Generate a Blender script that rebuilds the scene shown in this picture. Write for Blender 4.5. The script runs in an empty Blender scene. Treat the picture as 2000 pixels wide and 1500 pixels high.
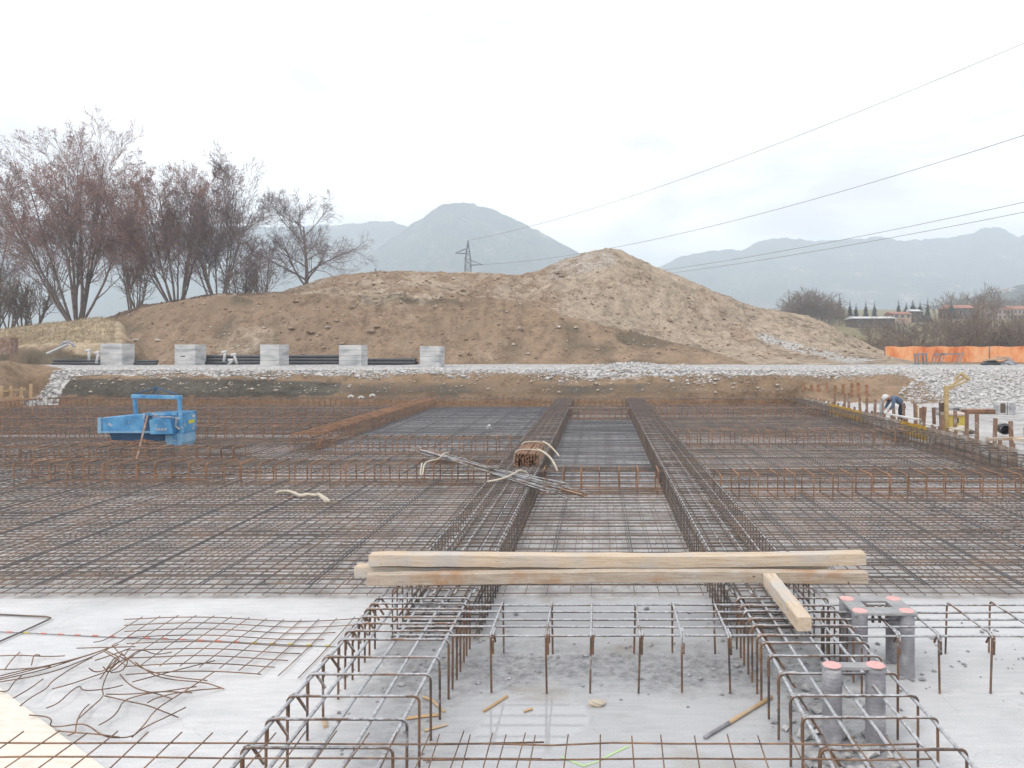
import bpy, math, random
import numpy as np
from mathutils import Vector, Matrix
R = math.radians
rnd = random.Random(7)
C = bpy.context.scene.collection
sc = bpy.context.scene

# ------------------------------------------------------------------ camera, sky, sun, exposure
E, F, VX, VY = 3.5, 1450.0, 1170.0, 680.0
cd = bpy.data.cameras.new('camera'); cam = bpy.data.objects.new('camera', cd); C.objects.link(cam)
cam.location = (0, 0, E); cam.rotation_euler = (R(90), 0, 0)
cd.sensor_width = 36; cd.lens = F / 2000 * 36
cd.shift_x = -(VX - 1000) / 2000; cd.shift_y = -(750 - VY) / 2000
cd.clip_start = 0.1; cd.clip_end = 12000
sc.camera = cam
w = bpy.data.worlds.new("World"); sc.world = w; w.use_nodes = True
nt = w.node_tree; nt.nodes.clear()
out = nt.nodes.new('ShaderNodeOutputWorld')
sky = nt.nodes.new('ShaderNodeTexSky'); sky.sky_type = 'NISHITA'; sky.sun_disc = False
sky.sun_elevation = R(50); sky.sun_rotation = R(-50)
b1 = nt.nodes.new('ShaderNodeBackground'); b1.inputs[1].default_value = 0.1
nt.links.new(sky.outputs[0], b1.inputs[0])
tc = nt.nodes.new('ShaderNodeTexCoord'); mp = nt.nodes.new('ShaderNodeMapping')
mp.inputs['Scale'].default_value = (2.2, 2.2, 6.5); mp.inputs['Location'].default_value = (0.4, 0.2, 0.1)
nz = nt.nodes.new('ShaderNodeTexNoise'); nz.inputs['Scale'].default_value = 1.1
nz.inputs['Detail'].default_value = 6; nz.inputs['Roughness'].default_value = 0.52; nz.inputs['Distortion'].default_value = 0.4
cr = nt.nodes.new('ShaderNodeValToRGB')
cr.color_ramp.elements[0].position = 0.38; cr.color_ramp.elements[0].color = (0.60, 0.565, 0.565, 1)
cr.color_ramp.elements[1].position = 0.54; cr.color_ramp.elements[1].color = (1.06, 1.03, 1.02, 1)
nt.links.new(tc.outputs['Generated'], mp.inputs[0]); nt.links.new(mp.outputs[0], nz.inputs['Vector'])
nt.links.new(nz.outputs[0], cr.inputs[0])
b2 = nt.nodes.new('ShaderNodeBackground'); b2.inputs[1].default_value = 1.0
nt.links.new(cr.outputs[0], b2.inputs[0])
mx = nt.nodes.new('ShaderNodeMixShader'); mx.inputs[0].default_value = 0.93
nt.links.new(b1.outputs[0], mx.inputs[1]); nt.links.new(b2.outputs[0], mx.inputs[2]); nt.links.new(mx.outputs[0], out.inputs[0])
sd = bpy.data.lights.new('sun', 'SUN'); sd.energy = 1.0; sd.angle = R(25); sd.color = (1.0, 0.96, 0.9)
so = bpy.data.objects.new('sun', sd); C.objects.link(so); so.rotation_euler = (R(40), 0, R(-50))
sc.view_settings.view_transform = 'Standard'; sc.view_settings.look = 'None'
sc.view_settings.exposure = 0.93; sc.view_settings.gamma = 1.0; sc.view_settings.use_curve_mapping = False
sc.cycles.max_bounces = 6; sc.cycles.volume_bounces = 4; sc.cycles.transparent_max_bounces = 12

# ------------------------------------------------------------------ helpers
def gp(px, py, z=0.0):
    Y = (E - z) * F / (py - VY); return ((px - VX) * Y / F, Y, z)
def wp(px, py, Y):
    return ((px - VX) * Y / F, Y, E - (py - VY) * Y / F)
def tag(o, label=None, cat=None, group=None, kind=None):
    if label: o['label'] = label
    if cat: o['category'] = cat
    if group: o['group'] = group
    if kind: o['kind'] = kind
    return o
def empty(name, loc=(0, 0, 0), rz=0, label=None, cat=None, group=None):
    o = bpy.data.objects.new(name, None); C.objects.link(o); o.location = loc; o.rotation_euler = (0, 0, rz)
    o.empty_display_size = 0.2
    return tag(o, label, cat, group)
class MB:
    def __init__(s): s.v = []; s.f = []
    def add(s, vs, fs):
        n = len(s.v); s.v.extend(vs); s.f.extend([tuple(i + n for i in q) for q in fs]); return s
    def box(s, x0, x1, y0, y1, z0, z1):
        return s.add([(x0, y0, z0), (x1, y0, z0), (x1, y1, z0), (x0, y1, z0), (x0, y0, z1), (x1, y0, z1), (x1, y1, z1), (x0, y1, z1)],
                     [(0, 3, 2, 1), (4, 5, 6, 7), (0, 1, 5, 4), (1, 2, 6, 5), (2, 3, 7, 6), (3, 0, 4, 7)])
    def tube(s, pts, r, n=6, r2=None, caps=True):
        P = [Vector(p) for p in pts]; m = len(P); base = len(s.v)
        up = None
        for i, p in enumerate(P):
            d = (P[min(i + 1, m - 1)] - P[max(i - 1, 0)])
            if d.length < 1e-9: d = Vector((0, 0, 1))
            d.normalize()
            if up is None:
                up = d.orthogonal().normalized()
            else:
                up = (up - d * up.dot(d))
                up = up.normalized() if up.length > 1e-6 else d.orthogonal().normalized()
            q = d.cross(up)
            rr = r if r2 is None else r + (r2 - r) * i / (m - 1)
            for k in range(n):
                a = 2 * math.pi * (k + 0.5) / n
                s.v.append(tuple(p + (up * math.cos(a) + q * math.sin(a)) * rr))
        for i in range(m - 1):
            for k in range(n):
                a = base + i * n + k; b = base + i * n + (k + 1) % n
                s.f.append((a, b, b + n, a + n))
        if caps:
            s.f.append(tuple(base + k for k in reversed(range(n)))); s.f.append(tuple(base + (m - 1) * n + k for k in range(n)))
        return s
    def bar(s, a, b, w, h):          # rectangular timber between two points, w across, h up
        a = Vector(a); b = Vector(b); d = (b - a).normalized()
        q = d.cross(Vector((0, 0, 1)))
        q = q.normalized() if q.length > 1e-4 else Vector((1, 0, 0))
        u = q.cross(d)
        vs = []
        for p in (a, b):
            for i, j in ((-1, -1), (1, -1), (1, 1), (-1, 1)): vs.append(tuple(p + q * (w / 2 * i) + u * (h / 2 * j)))
        return s.add(vs, [(0, 1, 2, 3), (7, 6, 5, 4), (0, 4, 5, 1), (1, 5, 6, 2), (2, 6, 7, 3), (3, 7, 4, 0)])
    def extrude(s, poly, y0, y1):    # polygon in xz
        n = len(poly); vs = [(x, y0, z) for x, z in poly] + [(x, y1, z) for x, z in poly]
        return s.add(vs, [tuple(range(n)), tuple(reversed(range(n, 2 * n)))] + [(i, i + n, (i + 1) % n + n, (i + 1) % n) for i in range(n)])
    def mesh(s, name):
        me = bpy.data.meshes.new(name); me.from_pydata(s.v, [], s.f); me.update(); return me
    def build(s, name, mat=None, parent=None, bevel=0, smooth=False):
        me = s.mesh(name)
        if mat: me.materials.append(mat)
        if smooth: me.polygons.foreach_set('use_smooth', [True] * len(me.polygons))
        o = bpy.data.objects.new(name, me); C.objects.link(o)
        if parent: o.parent = parent
        if bevel:
            m = o.modifiers.new('bevel', 'BEVEL'); m.width = bevel; m.segments = 2; m.limit_method = 'ANGLE'
        return o
def fixn(o):
    import bmesh
    bm = bmesh.new(); bm.from_mesh(o.data); bmesh.ops.recalc_face_normals(bm, faces=bm.faces); bm.to_mesh(o.data); bm.free(); return o
def dup(root, loc=None, rz=None, label=None, scale=None):
    r = root.copy(); C.objects.link(r)
    if loc is not None: r.location = loc
    if rz is not None: r.rotation_euler = (r.rotation_euler[0], r.rotation_euler[1], rz)
    if scale is not None: r.scale = scale
    if label: r['label'] = label
    for ch in list(root.children):
        c = ch.copy(); C.objects.link(c); c.parent = r
        for g in list(ch.children):
            d = g.copy(); C.objects.link(d); d.parent = c
    return r
# value noise
_tab = np.random.RandomState(3).rand(512, 512)
def vnoise(x, y):
    xi = np.floor(x).astype(int); yi = np.floor(y).astype(int); fx = x - xi; fy = y - yi
    fx = fx * fx * (3 - 2 * fx); fy = fy * fy * (3 - 2 * fy)
    g = lambda a, b: _tab[a % 512, b % 512]
    return (g(xi, yi) * (1 - fx) + g(xi + 1, yi) * fx) * (1 - fy) + (g(xi, yi + 1) * (1 - fx) + g(xi + 1, yi + 1) * fx) * fy
def fbm(x, y, oct=5, gain=0.5):
    x = np.asarray(x, float); y = np.asarray(y, float); s = 0; a = 1; t = 0
    for i in range(oct):
        s = s + a * (vnoise(x * 2 ** i + 17.3 * i, y * 2 ** i + 5.1 * i) - 0.5); t += a; a *= gain
    return s / t * 2
def sstep(a, b, x):
    t = np.clip((x - a) / (b - a), 0, 1); return t * t * (3 - 2 * t)
def lerp(pts, x):
    return np.interp(x, [p[0] for p in pts], [p[1] for p in pts])

# ------------------------------------------------------------------ materials
ALB = 0.62      # overall albedo level of the site's surfaces
MASKS = ((0, 0, 0), (1, 1, 1))
def newmat(name):
    m = bpy.data.materials.new(name); m.use_nodes = True
    return m, m.node_tree, m.node_tree.nodes['Principled BSDF']
def ramp(nt, stops):
    r = nt.nodes.new('ShaderNodeValToRGB'); e = r.color_ramp.elements
    while len(e) < len(stops): e.new(0.5)
    for q, (p, c) in zip(e, stops): q.position = p; q.color = (*(c if c in MASKS else tuple(ALB * t for t in c)), 1)
    return r
def noise(nt, vec, scale, detail=5, rough=0.55, dist=0):
    n = nt.nodes.new('ShaderNodeTexNoise'); n.inputs['Scale'].default_value = scale; n.inputs['Detail'].default_value = detail
    n.inputs['Roughness'].default_value = rough; n.inputs['Distortion'].default_value = dist
    nt.links.new(vec, n.inputs['Vector']); return n
def mix(nt, fac, a, b, mode='MIX'):
    m = nt.nodes.new('ShaderNodeMix'); m.data_type = 'RGBA'; m.blend_type = mode
    for s, v in ((m.inputs[0], fac), (m.inputs[6], a), (m.inputs[7], b)):
        if hasattr(v, 'is_linked'): nt.links.new(v, s)
        elif isinstance(v, tuple): s.default_value = (*(ALB * t for t in v), 1)
        else: s.default_value = v
    return m.outputs[2]
def mathn(nt, op, a, b=0.0, clamp=False):
    m = nt.nodes.new('ShaderNodeMath'); m.operation = op; m.use_clamp = clamp
    for s, v in ((m.inputs[0], a), (m.inputs[1], b)):
        if hasattr(v, 'is_linked'): nt.links.new(v, s)
        else: s.default_value = v
    return m.outputs[0]
def pos(nt, kind='world', scale=(1, 1, 1)):
    if kind == 'world': o = nt.nodes.new('ShaderNodeNewGeometry').outputs['Position']
    else: o = nt.nodes.new('ShaderNodeTexCoord').outputs['Object']
    if scale != (1, 1, 1):
        m = nt.nodes.new('ShaderNodeMapping'); m.inputs['Scale'].default_value = scale; nt.links.new(o, m.inputs[0]); o = m.outputs[0]
    return o
def bump(nt, bs, h, strength, dist):
    b = nt.nodes.new('ShaderNodeBump'); b.inputs['Strength'].default_value = strength; b.inputs['Distance'].default_value = dist
    nt.links.new(h, b.inputs['Height']); nt.links.new(b.outputs[0], bs.inputs['Normal'])
def nmat(name, stops, scale=4, detail=5, rough=0.8, bmp=0.0, bscale=None, bdist=0.02, kind='world', stretch=(1, 1, 1), metal=0, spec=0.3, speck=None):
    m, nt, b = newmat(name); p = pos(nt, kind, stretch); n = noise(nt, p, scale, detail)
    r = ramp(nt, stops); nt.links.new(n.outputs[0], r.inputs[0]); col = r.outputs[0]
    if speck:
        n3 = noise(nt, p, speck[1], 2); r3 = ramp(nt, [(speck[2], (0, 0, 0)), (min(speck[2] + .06, 1), (1, 1, 1))]); nt.links.new(n3.outputs[0], r3.inputs[0])
        col = mix(nt, r3.outputs[0], col, speck[0])
    nt.links.new(col, b.inputs['Base Color']); b.inputs['Roughness'].default_value = rough; b.inputs['Metallic'].default_value = metal
    b.inputs['Specular IOR Level'].default_value = spec
    if bmp:
        n2 = noise(nt, p, bscale or scale * 3, 5); bump(nt, b, n2.outputs[0], bmp, bdist)
    return m
def rebar_mat(name, rust, cement, dark=(.06, .052, .05), mid=(.125, .078, .053), hot=(.23, .125, .07)):
    m, nt, b = newmat(name); p = pos(nt)
    n = noise(nt, p, 2.3, 5, 0.6); n2 = noise(nt, p, 14, 3, 0.6)
    f = mathn(nt, 'ADD', mathn(nt, 'MULTIPLY', n.outputs[0], 0.65), mathn(nt, 'MULTIPLY', n2.outputs[0], 0.35))
    r = ramp(nt, [(0.5 - rust, dark), (0.6 - rust, mid), (0.78 - rust, hot)]); nt.links.new(f, r.inputs[0]); col = r.outputs[0]
    if cement > 0:
        g = nt.nodes.new('ShaderNodeNewGeometry'); sx = nt.nodes.new('ShaderNodeSeparateXYZ'); nt.links.new(g.outputs['Normal'], sx.inputs[0])
        n3 = noise(nt, p, 3.1, 4, 0.6); n4 = noise(nt, p, 30, 3, 0.6)
        k = mathn(nt, 'ADD', mathn(nt, 'MULTIPLY', sx.outputs[2], 0.32), mathn(nt, 'ADD', n3.outputs[0], mathn(nt, 'MULTIPLY', n4.outputs[0], 0.25)))
        k = mathn(nt, 'MULTIPLY', mathn(nt, 'SUBTRACT', k, 1.02 - cement), 7.0, True)
        c4 = ramp(nt, [(0.3, (.23, .24, .255)), (0.7, (.46, .475, .50))]); nt.links.new(n4.outputs[0], c4.inputs[0])
        col = mix(nt, k, col, c4.outputs[0])
    nt.links.new(col, b.inputs['Base Color']); b.inputs['Roughness'].default_value = 0.72; b.inputs['Specular IOR Level'].default_value = 0.35
    w_ = nt.nodes.new('ShaderNodeTexWave'); w_.bands_direction = 'DIAGONAL'; w_.inputs['Scale'].default_value = 28; w_.inputs['Distortion'].default_value = 1.0
    nt.links.new(p, w_.inputs['Vector']); bump(nt, b, w_.outputs[0], 0.5, 0.004)
    return m
M = {}
ALB = 1.0
M['rebar_near'] = rebar_mat('cement_splashed_steel', 0.10, 0.50)
M['stirrup_near'] = rebar_mat('splashed_stirrup_steel', 0.12, 0.30)
M['rebar_far'] = rebar_mat('rusted_steel', 0.05, 0.0, dark=(.095, .083, .078), mid=(.15, .112, .09), hot=(.23, .15, .105))
M['mat_far'] = rebar_mat('grey_rust_steel', 0.08, 0.0, dark=(.10, .093, .09), mid=(.165, .125, .10), hot=(.29, .175, .115))
M['mat_grey'] = rebar_mat('thin_grey_steel', -0.02, 0.0, dark=(.115, .115, .125), mid=(.145, .135, .135), hot=(.20, .155, .13))
M['hoop'] = rebar_mat('brown_hoop_steel', 0.14, 0.0, dark=(.085, .055, .04), mid=(.20, .11, .065), hot=(.36, .19, .10))
M['rust'] = rebar_mat('orange_rust_steel', 0.12, 0.0, dark=(.11, .07, .05), mid=(.22, .125, .075), hot=(.34, .185, .105))
M['wire'] = rebar_mat('rusty_wire', 0.1, 0.0, dark=(.10, .065, .05), mid=(.17, .105, .07), hot=(.30, .175, .10))
M['topsteel'] = rebar_mat('dusty_steel', 0.05, 0.30, dark=(.10, .085, .075), mid=(.18, .125, .09), hot=(.30, .19, .12))
M['lap'] = rebar_mat('dark_lap_steel', 0.0, 0.0, dark=(.085, .083, .088), mid=(.13, .108, .10), hot=(.2, .14, .105))
ALB = 0.62
def timber(name, stops, kind='object', sx=(0.5, 12, 12), stain=None):
    m, nt, b = newmat(name); p = pos(nt, kind); mp_ = nt.nodes.new('ShaderNodeMapping'); mp_.inputs['Scale'].default_value = sx
    nt.links.new(p, mp_.inputs[0]); n = noise(nt, mp_.outputs[0], 3, 6, 0.6, 0.6); r = ramp(nt, stops); nt.links.new(n.outputs[0], r.inputs[0]); col = r.outputs[0]
    if stain:
        n2 = noise(nt, p, 1.6, 4, 0.6); r2 = ramp(nt, [(0.48, (0, 0, 0)), (0.66, (1, 1, 1))]); nt.links.new(n2.outputs[0], r2.inputs[0]); col = mix(nt, r2.outputs[0], col, stain)
    n6 = noise(nt, p, 3.3, 6, .7); r6 = ramp(nt, [(.52, (0, 0, 0)), (.64, (1, 1, 1))]); nt.links.new(n6.outputs[0], r6.inputs[0]); col = mix(nt, mathn(nt, 'MULTIPLY', r6.outputs[0], .55), col, (.66, .64, .61))
    n7 = noise(nt, mp_.outputs[0], 9, 4, .7); r7 = ramp(nt, [(.34, (1, 1, 1)), (.42, (0, 0, 0))]); nt.links.new(n7.outputs[0], r7.inputs[0]); col = mix(nt, mathn(nt, 'MULTIPLY', r7.outputs[0], .6), col, (.30, .21, .14))
    n5 = noise(nt, p, 9, 2); r5 = ramp(nt, [(0.70, (0, 0, 0)), (0.76, (1, 1, 1))]); nt.links.new(n5.outputs[0], r5.inputs[0]); col = mix(nt, r5.outputs[0], col, (.20, .12, .07))
    nt.links.new(col, b.inputs['Base Color']); b.inputs['Roughness'].default_value = 0.8; b.inputs['Specular IOR Level'].default_value = 0.2
    bump(nt, b, n.outputs[0], 0.4, 0.006); return m
M['timber'] = timber('pale_timber', [(.3, (.64, .48, .33)), (.55, (.84, .70, .54)), (.75, (.92, .83, .70))], stain=(.72, .67, .61))
M['timber_grey'] = timber('weathered_timber', [(.3, (.42, .34, .27)), (.55, (.66, .56, .45)), (.75, (.76, .69, .61))], stain=(.56, .34, .19))
M['stakewood'] = timber('stake_wood', [(.3, (.22, .13, .09)), (.6, (.36, .23, .16)), (.8, (.50, .36, .26))], kind='world', sx=(8, 8, 1))
M['freshwood'] = timber('fresh_wood', [(.3, (.62, .40, .20)), (.6, (.76, .54, .31)), (.8, (.80, .64, .44))], kind='world', sx=(6, 6, 6))
M['formboard'] = timber('formwork_board', [(.3, (.26, .19, .14)), (.55, (.42, .32, .25)), (.8, (.60, .52, .45))], kind='world', sx=(1, 2.5, .7), stain=(.62, .60, .58))
M['formorange'] = timber('orange_board', [(.3, (.62, .35, .18)), (.55, (.75, .50, .30)), (.8, (.80, .64, .48))], kind='world', sx=(1, 2.5, .7))
M['formyellow'] = nmat('yellow_panel', [(.35, (.48, .27, .03)), (.6, (.72, .45, .05)), (.75, (.40, .24, .06))], 3.2, rough=.6)
M['ply'] = nmat('pale_plywood', [(.3, (.86, .76, .63)), (.5, (1.0, .95, .86)), (.7, (.95, .84, .70))], 3.5, 7, .75, .25, 40, .004, stretch=(1, 2.5, 1))
M['soil'] = nmat('brown_soil', [(.3, (.20, .135, .085)), (.5, (.32, .22, .14)), (.7, (.44, .33, .23))], 1.4, 8, .95, .8, 5, .12)
M['rock'] = nmat('pale_gravel', [(.3, (.40, .38, .36)), (.5, (.64, .63, .62)), (.68, (.90, .89, .88))], 6.5, 5, .9, .3, 14, .03)
M['stone'] = nmat('buff_stone', [(.3, (.40, .33, .26)), (.55, (.58, .51, .43)), (.75, (.70, .66, .60))], 1.9, 3, .9)
M['conc'] = nmat('cast_concrete', [(.34, (.46, .475, .485)), (.48, (.70, .71, .715)), (.66, (.88, .88, .87))], 1.2, 7, .85, .3, 30, .02, stretch=(.6, .6, 2.0))
M['blue'] = nmat('blue_paint', [(.32, (.07, .27, .54)), (.5, (.12, .42, .78)), (.66, (.22, .55, .86))], 2.2, 8, .5, .2, 20, .006, spec=.4, speck=((.58, .60, .62), 5, .61))
M['blue_pale'] = nmat('worn_pale_blue', [(.3, (.20, .45, .72)), (.55, (.32, .56, .78)), (.75, (.48, .66, .80))], 2.2, 6, .5)
M['blue_dark'] = nmat('dark_blue', [(.3, (.03, .09, .19)), (.7, (.05, .15, .30))], 2, 5, .6)  # darker blue for the underside, the chain and the painted shadow
M['black'] = nmat('black_plastic', [(.3, (.035, .037, .042)), (.7, (.06, .062, .07))], 2, 3, .45, spec=.5)
M['white'] = nmat('white_plastic', [(.3, (.72, .73, .74)), (.7, (.82, .82, .82))], 3, 3, .5)
M['yellow'] = nmat('yellow_paint', [(.3, (.60, .46, .07)), (.6, (.76, .60, .12))], 4, 4, .5)
M['tan'] = nmat('ochre_timber', [(.3, (.54, .38, .16)), (.6, (.70, .54, .28))], 5, 4, .7)
M['sticker'] = nmat('yellow_sticker', [(.3, (.80, .74, .05)), (.7, (.85, .80, .08))], 3, 2, .5)
M['pink'] = nmat('pink_cap', [(.3, (.95, .44, .42)), (.6, (1.1, .58, .55))], 18, 3, .6)
M['duct'] = nmat('grey_duct', [(.3, (.26, .26, .285)), (.52, (.42, .42, .455)), (.7, (.66, .66, .68))], 5, 6, .6)
M['plate'] = nmat('dusty_plate', [(.3, (.34, .345, .355)), (.6, (.46, .465, .475)), (.8, (.55, .55, .55))], 8, 5, .6)
M['strap'] = nmat('cream_strap', [(.3, (.62, .54, .42)), (.7, (.78, .72, .62))], 6, 3, .8)
M['orange'] = nmat('orange_sheet', [(.34, (.60, .14, .05)), (.44, (.95, .33, .12)), (.54, (1.12, .50, .22)), (.66, (1.1, .66, .38))], .9, 6, .7, stretch=(1, 1, .5))
ALB = 1.0
M['trunk'] = nmat('grey_bark', [(.3, (.12, .10, .095)), (.7, (.24, .20, .185))], 3, 5, .9)
M['twig'] = nmat('brown_twigs', [(.3, (.13, .10, .10)), (.7, (.20, .155, .15))], 1, 3, .9)
M['redtwig'] = nmat('reddish_twigs', [(.3, (.19, .125, .115)), (.7, (.30, .21, .19))], .5, 3, .9)
M['deadleaf'] = nmat('red_brown_leaves', [(.3, (.20, .10, .075)), (.7, (.33, .18, .13))], 2, 3, .9)
M['conifer'] = nmat('dark_needles', [(.3, (.016, .026, .022)), (.7, (.03, .042, .034))], 1, 4, .9)
M['shrub'] = nmat('hedge_twigs', [(.3, (.12, .09, .075)), (.7, (.22, .17, .135))], .4, 4, .95)
M['shrub_'] = None
M['steel_pylon'] = nmat('galvanised_steel', [(.3, (.15, .18, .20)), (.7, (.21, .24, .26))], 1, 2, .5, metal=.2)
M['cable'] = nmat('dark_cable', [(.3, (.15, .15, .16)), (.7, (.20, .20, .21))], 1, 2, .5)
ALB = 0.66
M['roof_red'] = nmat('clay_tiles', [(.3, (.38, .15, .10)), (.7, (.52, .25, .18))], 1.2, 5, .85)
M['roof_white'] = nmat('pale_sheet_roof', [(.3, (.66, .67, .68)), (.7, (.78, .78, .78))], .5, 3, .6)
M['wall_pink'] = nmat('salmon_render', [(.3, (.52, .36, .28)), (.7, (.64, .46, .37))], .8, 4, .9)
M['wall_white'] = nmat('white_render', [(.3, (.66, .66, .65)), (.7, (.78, .77, .75))], .8, 4, .9)
M['wall_dark'] = nmat('dark_boarding', [(.3, (.10, .075, .06)), (.7, (.20, .15, .12))], 1, 4, .9)
M['window'] = nmat('window_glass', [(.3, (.03, .035, .045)), (.7, (.06, .065, .075))], 1, 2, .15, spec=.6)
M['greenpaint'] = nmat('lime_spray_paint', [(.3, (.52, .78, .34)), (.7, (.60, .84, .42))], 12, 3, .7)
M['skin'] = nmat('skin', [(.3, (.48, .26, .19)), (.7, (.58, .34, .26))], 6, 3, .6)
M['navy'] = nmat('navy_cloth', [(.3, (.018, .022, .036)), (.7, (.032, .038, .06))], 8, 4, .9)
M['denim'] = nmat('blue_grey_cloth', [(.3, (.09, .14, .22)), (.7, (.14, .20, .30))], 8, 4, .9)
M['glove'] = nmat('pale_glove', [(.3, (.45, .43, .40)), (.7, (.6, .58, .55))], 10, 3, .8)
M['rustwood'] = nmat('red_brown_wood', [(.3, (.24, .11, .06)), (.6, (.42, .22, .12)), (.8, (.52, .36, .24))], 4, 4, .85)
M['hair'] = nmat('dark_hair', [(.3, (.03, .02, .015)), (.7, (.05, .035, .025))], 20, 3, .8)

# concrete slab material: pale cured concrete, damp darker middle between the cages, crumbs and stains
def slab_mat():
    m, nt, b = newmat('lean_concrete'); p = pos(nt)
    n1 = noise(nt, p, .8, 7, .6); r1 = ramp(nt, [(.3, (.68, .69, .70)), (.5, (.79, .80, .815)), (.7, (.86, .87, .88))]); nt.links.new(n1.outputs[0], r1.inputs[0]); col = r1.outputs[0]
    sx = nt.nodes.new('ShaderNodeSeparateXYZ'); nt.links.new(p, sx.inputs[0])
    n2 = noise(nt, p, 1.5, 6, .6)
    wob = mathn(nt, 'MULTIPLY', mathn(nt, 'SUBTRACT', n2.outputs[0], .5), 1.6)
    ax = mathn(nt, 'ABSOLUTE', mathn(nt, 'ADD', sx.outputs[0], -0.3)); mid = mathn(nt, 'MULTIPLY', mathn(nt, 'SUBTRACT', mathn(nt, 'ADD', wob, 3.0), ax), 1.6, True)
    right = mathn(nt, 'MULTIPLY', mathn(nt, 'ADD', sx.outputs[0], -2.4), 1.5, True)
    midr = mathn(nt, 'MAXIMUM', mid, mathn(nt, 'MULTIPLY', right, .35))
    col = mix(nt, mathn(nt, 'MULTIPLY', midr, .62), col, (.47, .485, .505))
    # dirty band under the cross cage and inside the beams
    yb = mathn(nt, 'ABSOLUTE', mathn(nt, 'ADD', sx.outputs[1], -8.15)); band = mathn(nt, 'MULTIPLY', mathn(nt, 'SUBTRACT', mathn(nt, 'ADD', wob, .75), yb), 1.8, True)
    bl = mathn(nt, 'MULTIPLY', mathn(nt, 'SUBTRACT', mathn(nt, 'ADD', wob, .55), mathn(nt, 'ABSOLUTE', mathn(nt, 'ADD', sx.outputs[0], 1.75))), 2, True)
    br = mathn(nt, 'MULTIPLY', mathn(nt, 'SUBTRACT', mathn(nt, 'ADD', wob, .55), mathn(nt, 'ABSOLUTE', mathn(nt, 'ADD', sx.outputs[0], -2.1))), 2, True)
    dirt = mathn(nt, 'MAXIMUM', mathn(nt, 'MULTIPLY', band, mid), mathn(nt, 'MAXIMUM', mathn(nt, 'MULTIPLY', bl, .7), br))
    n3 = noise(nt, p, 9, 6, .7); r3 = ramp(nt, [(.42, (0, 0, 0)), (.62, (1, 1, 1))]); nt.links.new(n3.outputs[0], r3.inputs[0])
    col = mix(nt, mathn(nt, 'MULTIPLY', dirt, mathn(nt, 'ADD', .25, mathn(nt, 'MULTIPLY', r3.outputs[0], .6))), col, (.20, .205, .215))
    # ochre damp stains
    n4 = noise(nt, p, .9, 3, .5); r4 = ramp(nt, [(.60, (0, 0, 0)), (.72, (1, 1, 1))]); nt.links.new(n4.outputs[0], r4.inputs[0])
    col = mix(nt, mathn(nt, 'MULTIPLY', r4.outputs[0], mathn(nt, 'MULTIPLY', mid, .55)), col, (.36, .32, .24))
    # trowel streaks, fine grain, rust drips and hairline cracks
    mps = nt.nodes.new('ShaderNodeMapping'); mps.inputs['Scale'].default_value = (1.1, 7, 1); mps.inputs['Rotation'].default_value = (0, 0, .35); nt.links.new(p, mps.inputs[0])
    ns = noise(nt, mps.outputs[0], 2.2, 6, .65, .5); rs_ = ramp(nt, [(.38, (.80 / ALB, .81 / ALB, .82 / ALB)), (.62, (1.08 / ALB, 1.08 / ALB, 1.08 / ALB))]); nt.links.new(ns.outputs[0], rs_.inputs[0]); col = mix(nt, .42, col, rs_.outputs[0], 'MULTIPLY')
    ng = noise(nt, p, 85, 3, .7); rg_ = ramp(nt, [(.30, (.74 / ALB, .74 / ALB, .75 / ALB)), (.65, (1.08 / ALB, 1.08 / ALB, 1.07 / ALB))]); nt.links.new(ng.outputs[0], rg_.inputs[0]); col = mix(nt, .9, col, rg_.outputs[0], 'MULTIPLY')
    nr = noise(nt, p, 3.6, 5, .7); rr_ = ramp(nt, [(.66, (0, 0, 0)), (.76, (1, 1, 1))]); nt.links.new(nr.outputs[0], rr_.inputs[0]); col = mix(nt, mathn(nt, 'MULTIPLY', rr_.outputs[0], .28), col, (.52, .40, .28))
    vc = nt.nodes.new('ShaderNodeTexVoronoi'); vc.feature = 'DISTANCE_TO_EDGE'; vc.inputs['Scale'].default_value = .55
    nw = noise(nt, p, 2.5, 4, .6); vm = nt.nodes.new('ShaderNodeVectorMath'); vm.operation = 'MULTIPLY_ADD'; vm.inputs[1].default_value = (.5, .5, 0); nt.links.new(nw.outputs['Color'], vm.inputs[0]); nt.links.new(p, vm.inputs[2]); nt.links.new(vm.outputs[0], vc.inputs['Vector'])
    kcr = mathn(nt, 'MULTIPLY', mathn(nt, 'SUBTRACT', .0035, vc.outputs['Distance']), 260, True); col = mix(nt, mathn(nt, 'MULTIPLY', kcr, .30), col, (.30, .30, .31))
    # dark crumbs
    n5 = noise(nt, p, 26, 3, .6); n6 = noise(nt, p, 1.1, 3); th = mathn(nt, 'SUBTRACT', .80, mathn(nt, 'MULTIPLY', dirt, .16))
    k = mathn(nt, 'MULTIPLY', mathn(nt, 'SUBTRACT', mathn(nt, 'ADD', n5.outputs[0], mathn(nt, 'MULTIPLY', mathn(nt, 'SUBTRACT', n6.outputs[0], .5), .3)), th), 14, True)
    col = mix(nt, k, col, (.13, .135, .15))
    # beyond the cast strip the blinding is greyer and dusty with soil
    far = mathn(nt, 'MULTIPLY', mathn(nt, 'ADD', sx.outputs[1], -10.36), 40, True)
    n7 = noise(nt, p, 2.2, 5, .6); r7 = ramp(nt, [(.35, (.36, .33, .31)), (.6, (.70, .69, .685))]); nt.links.new(n7.outputs[0], r7.inputs[0])
    col = mix(nt, mathn(nt, 'MULTIPLY', far, .8), col, r7.outputs[0])
    # standing water: a smooth wet patch between the cages
    wx = mathn(nt, 'MULTIPLY', mathn(nt, 'ADD', sx.outputs[0], .62), 1.25); wy = mathn(nt, 'MULTIPLY', mathn(nt, 'ADD', sx.outputs[1], -6.95), 1.15)
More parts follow.
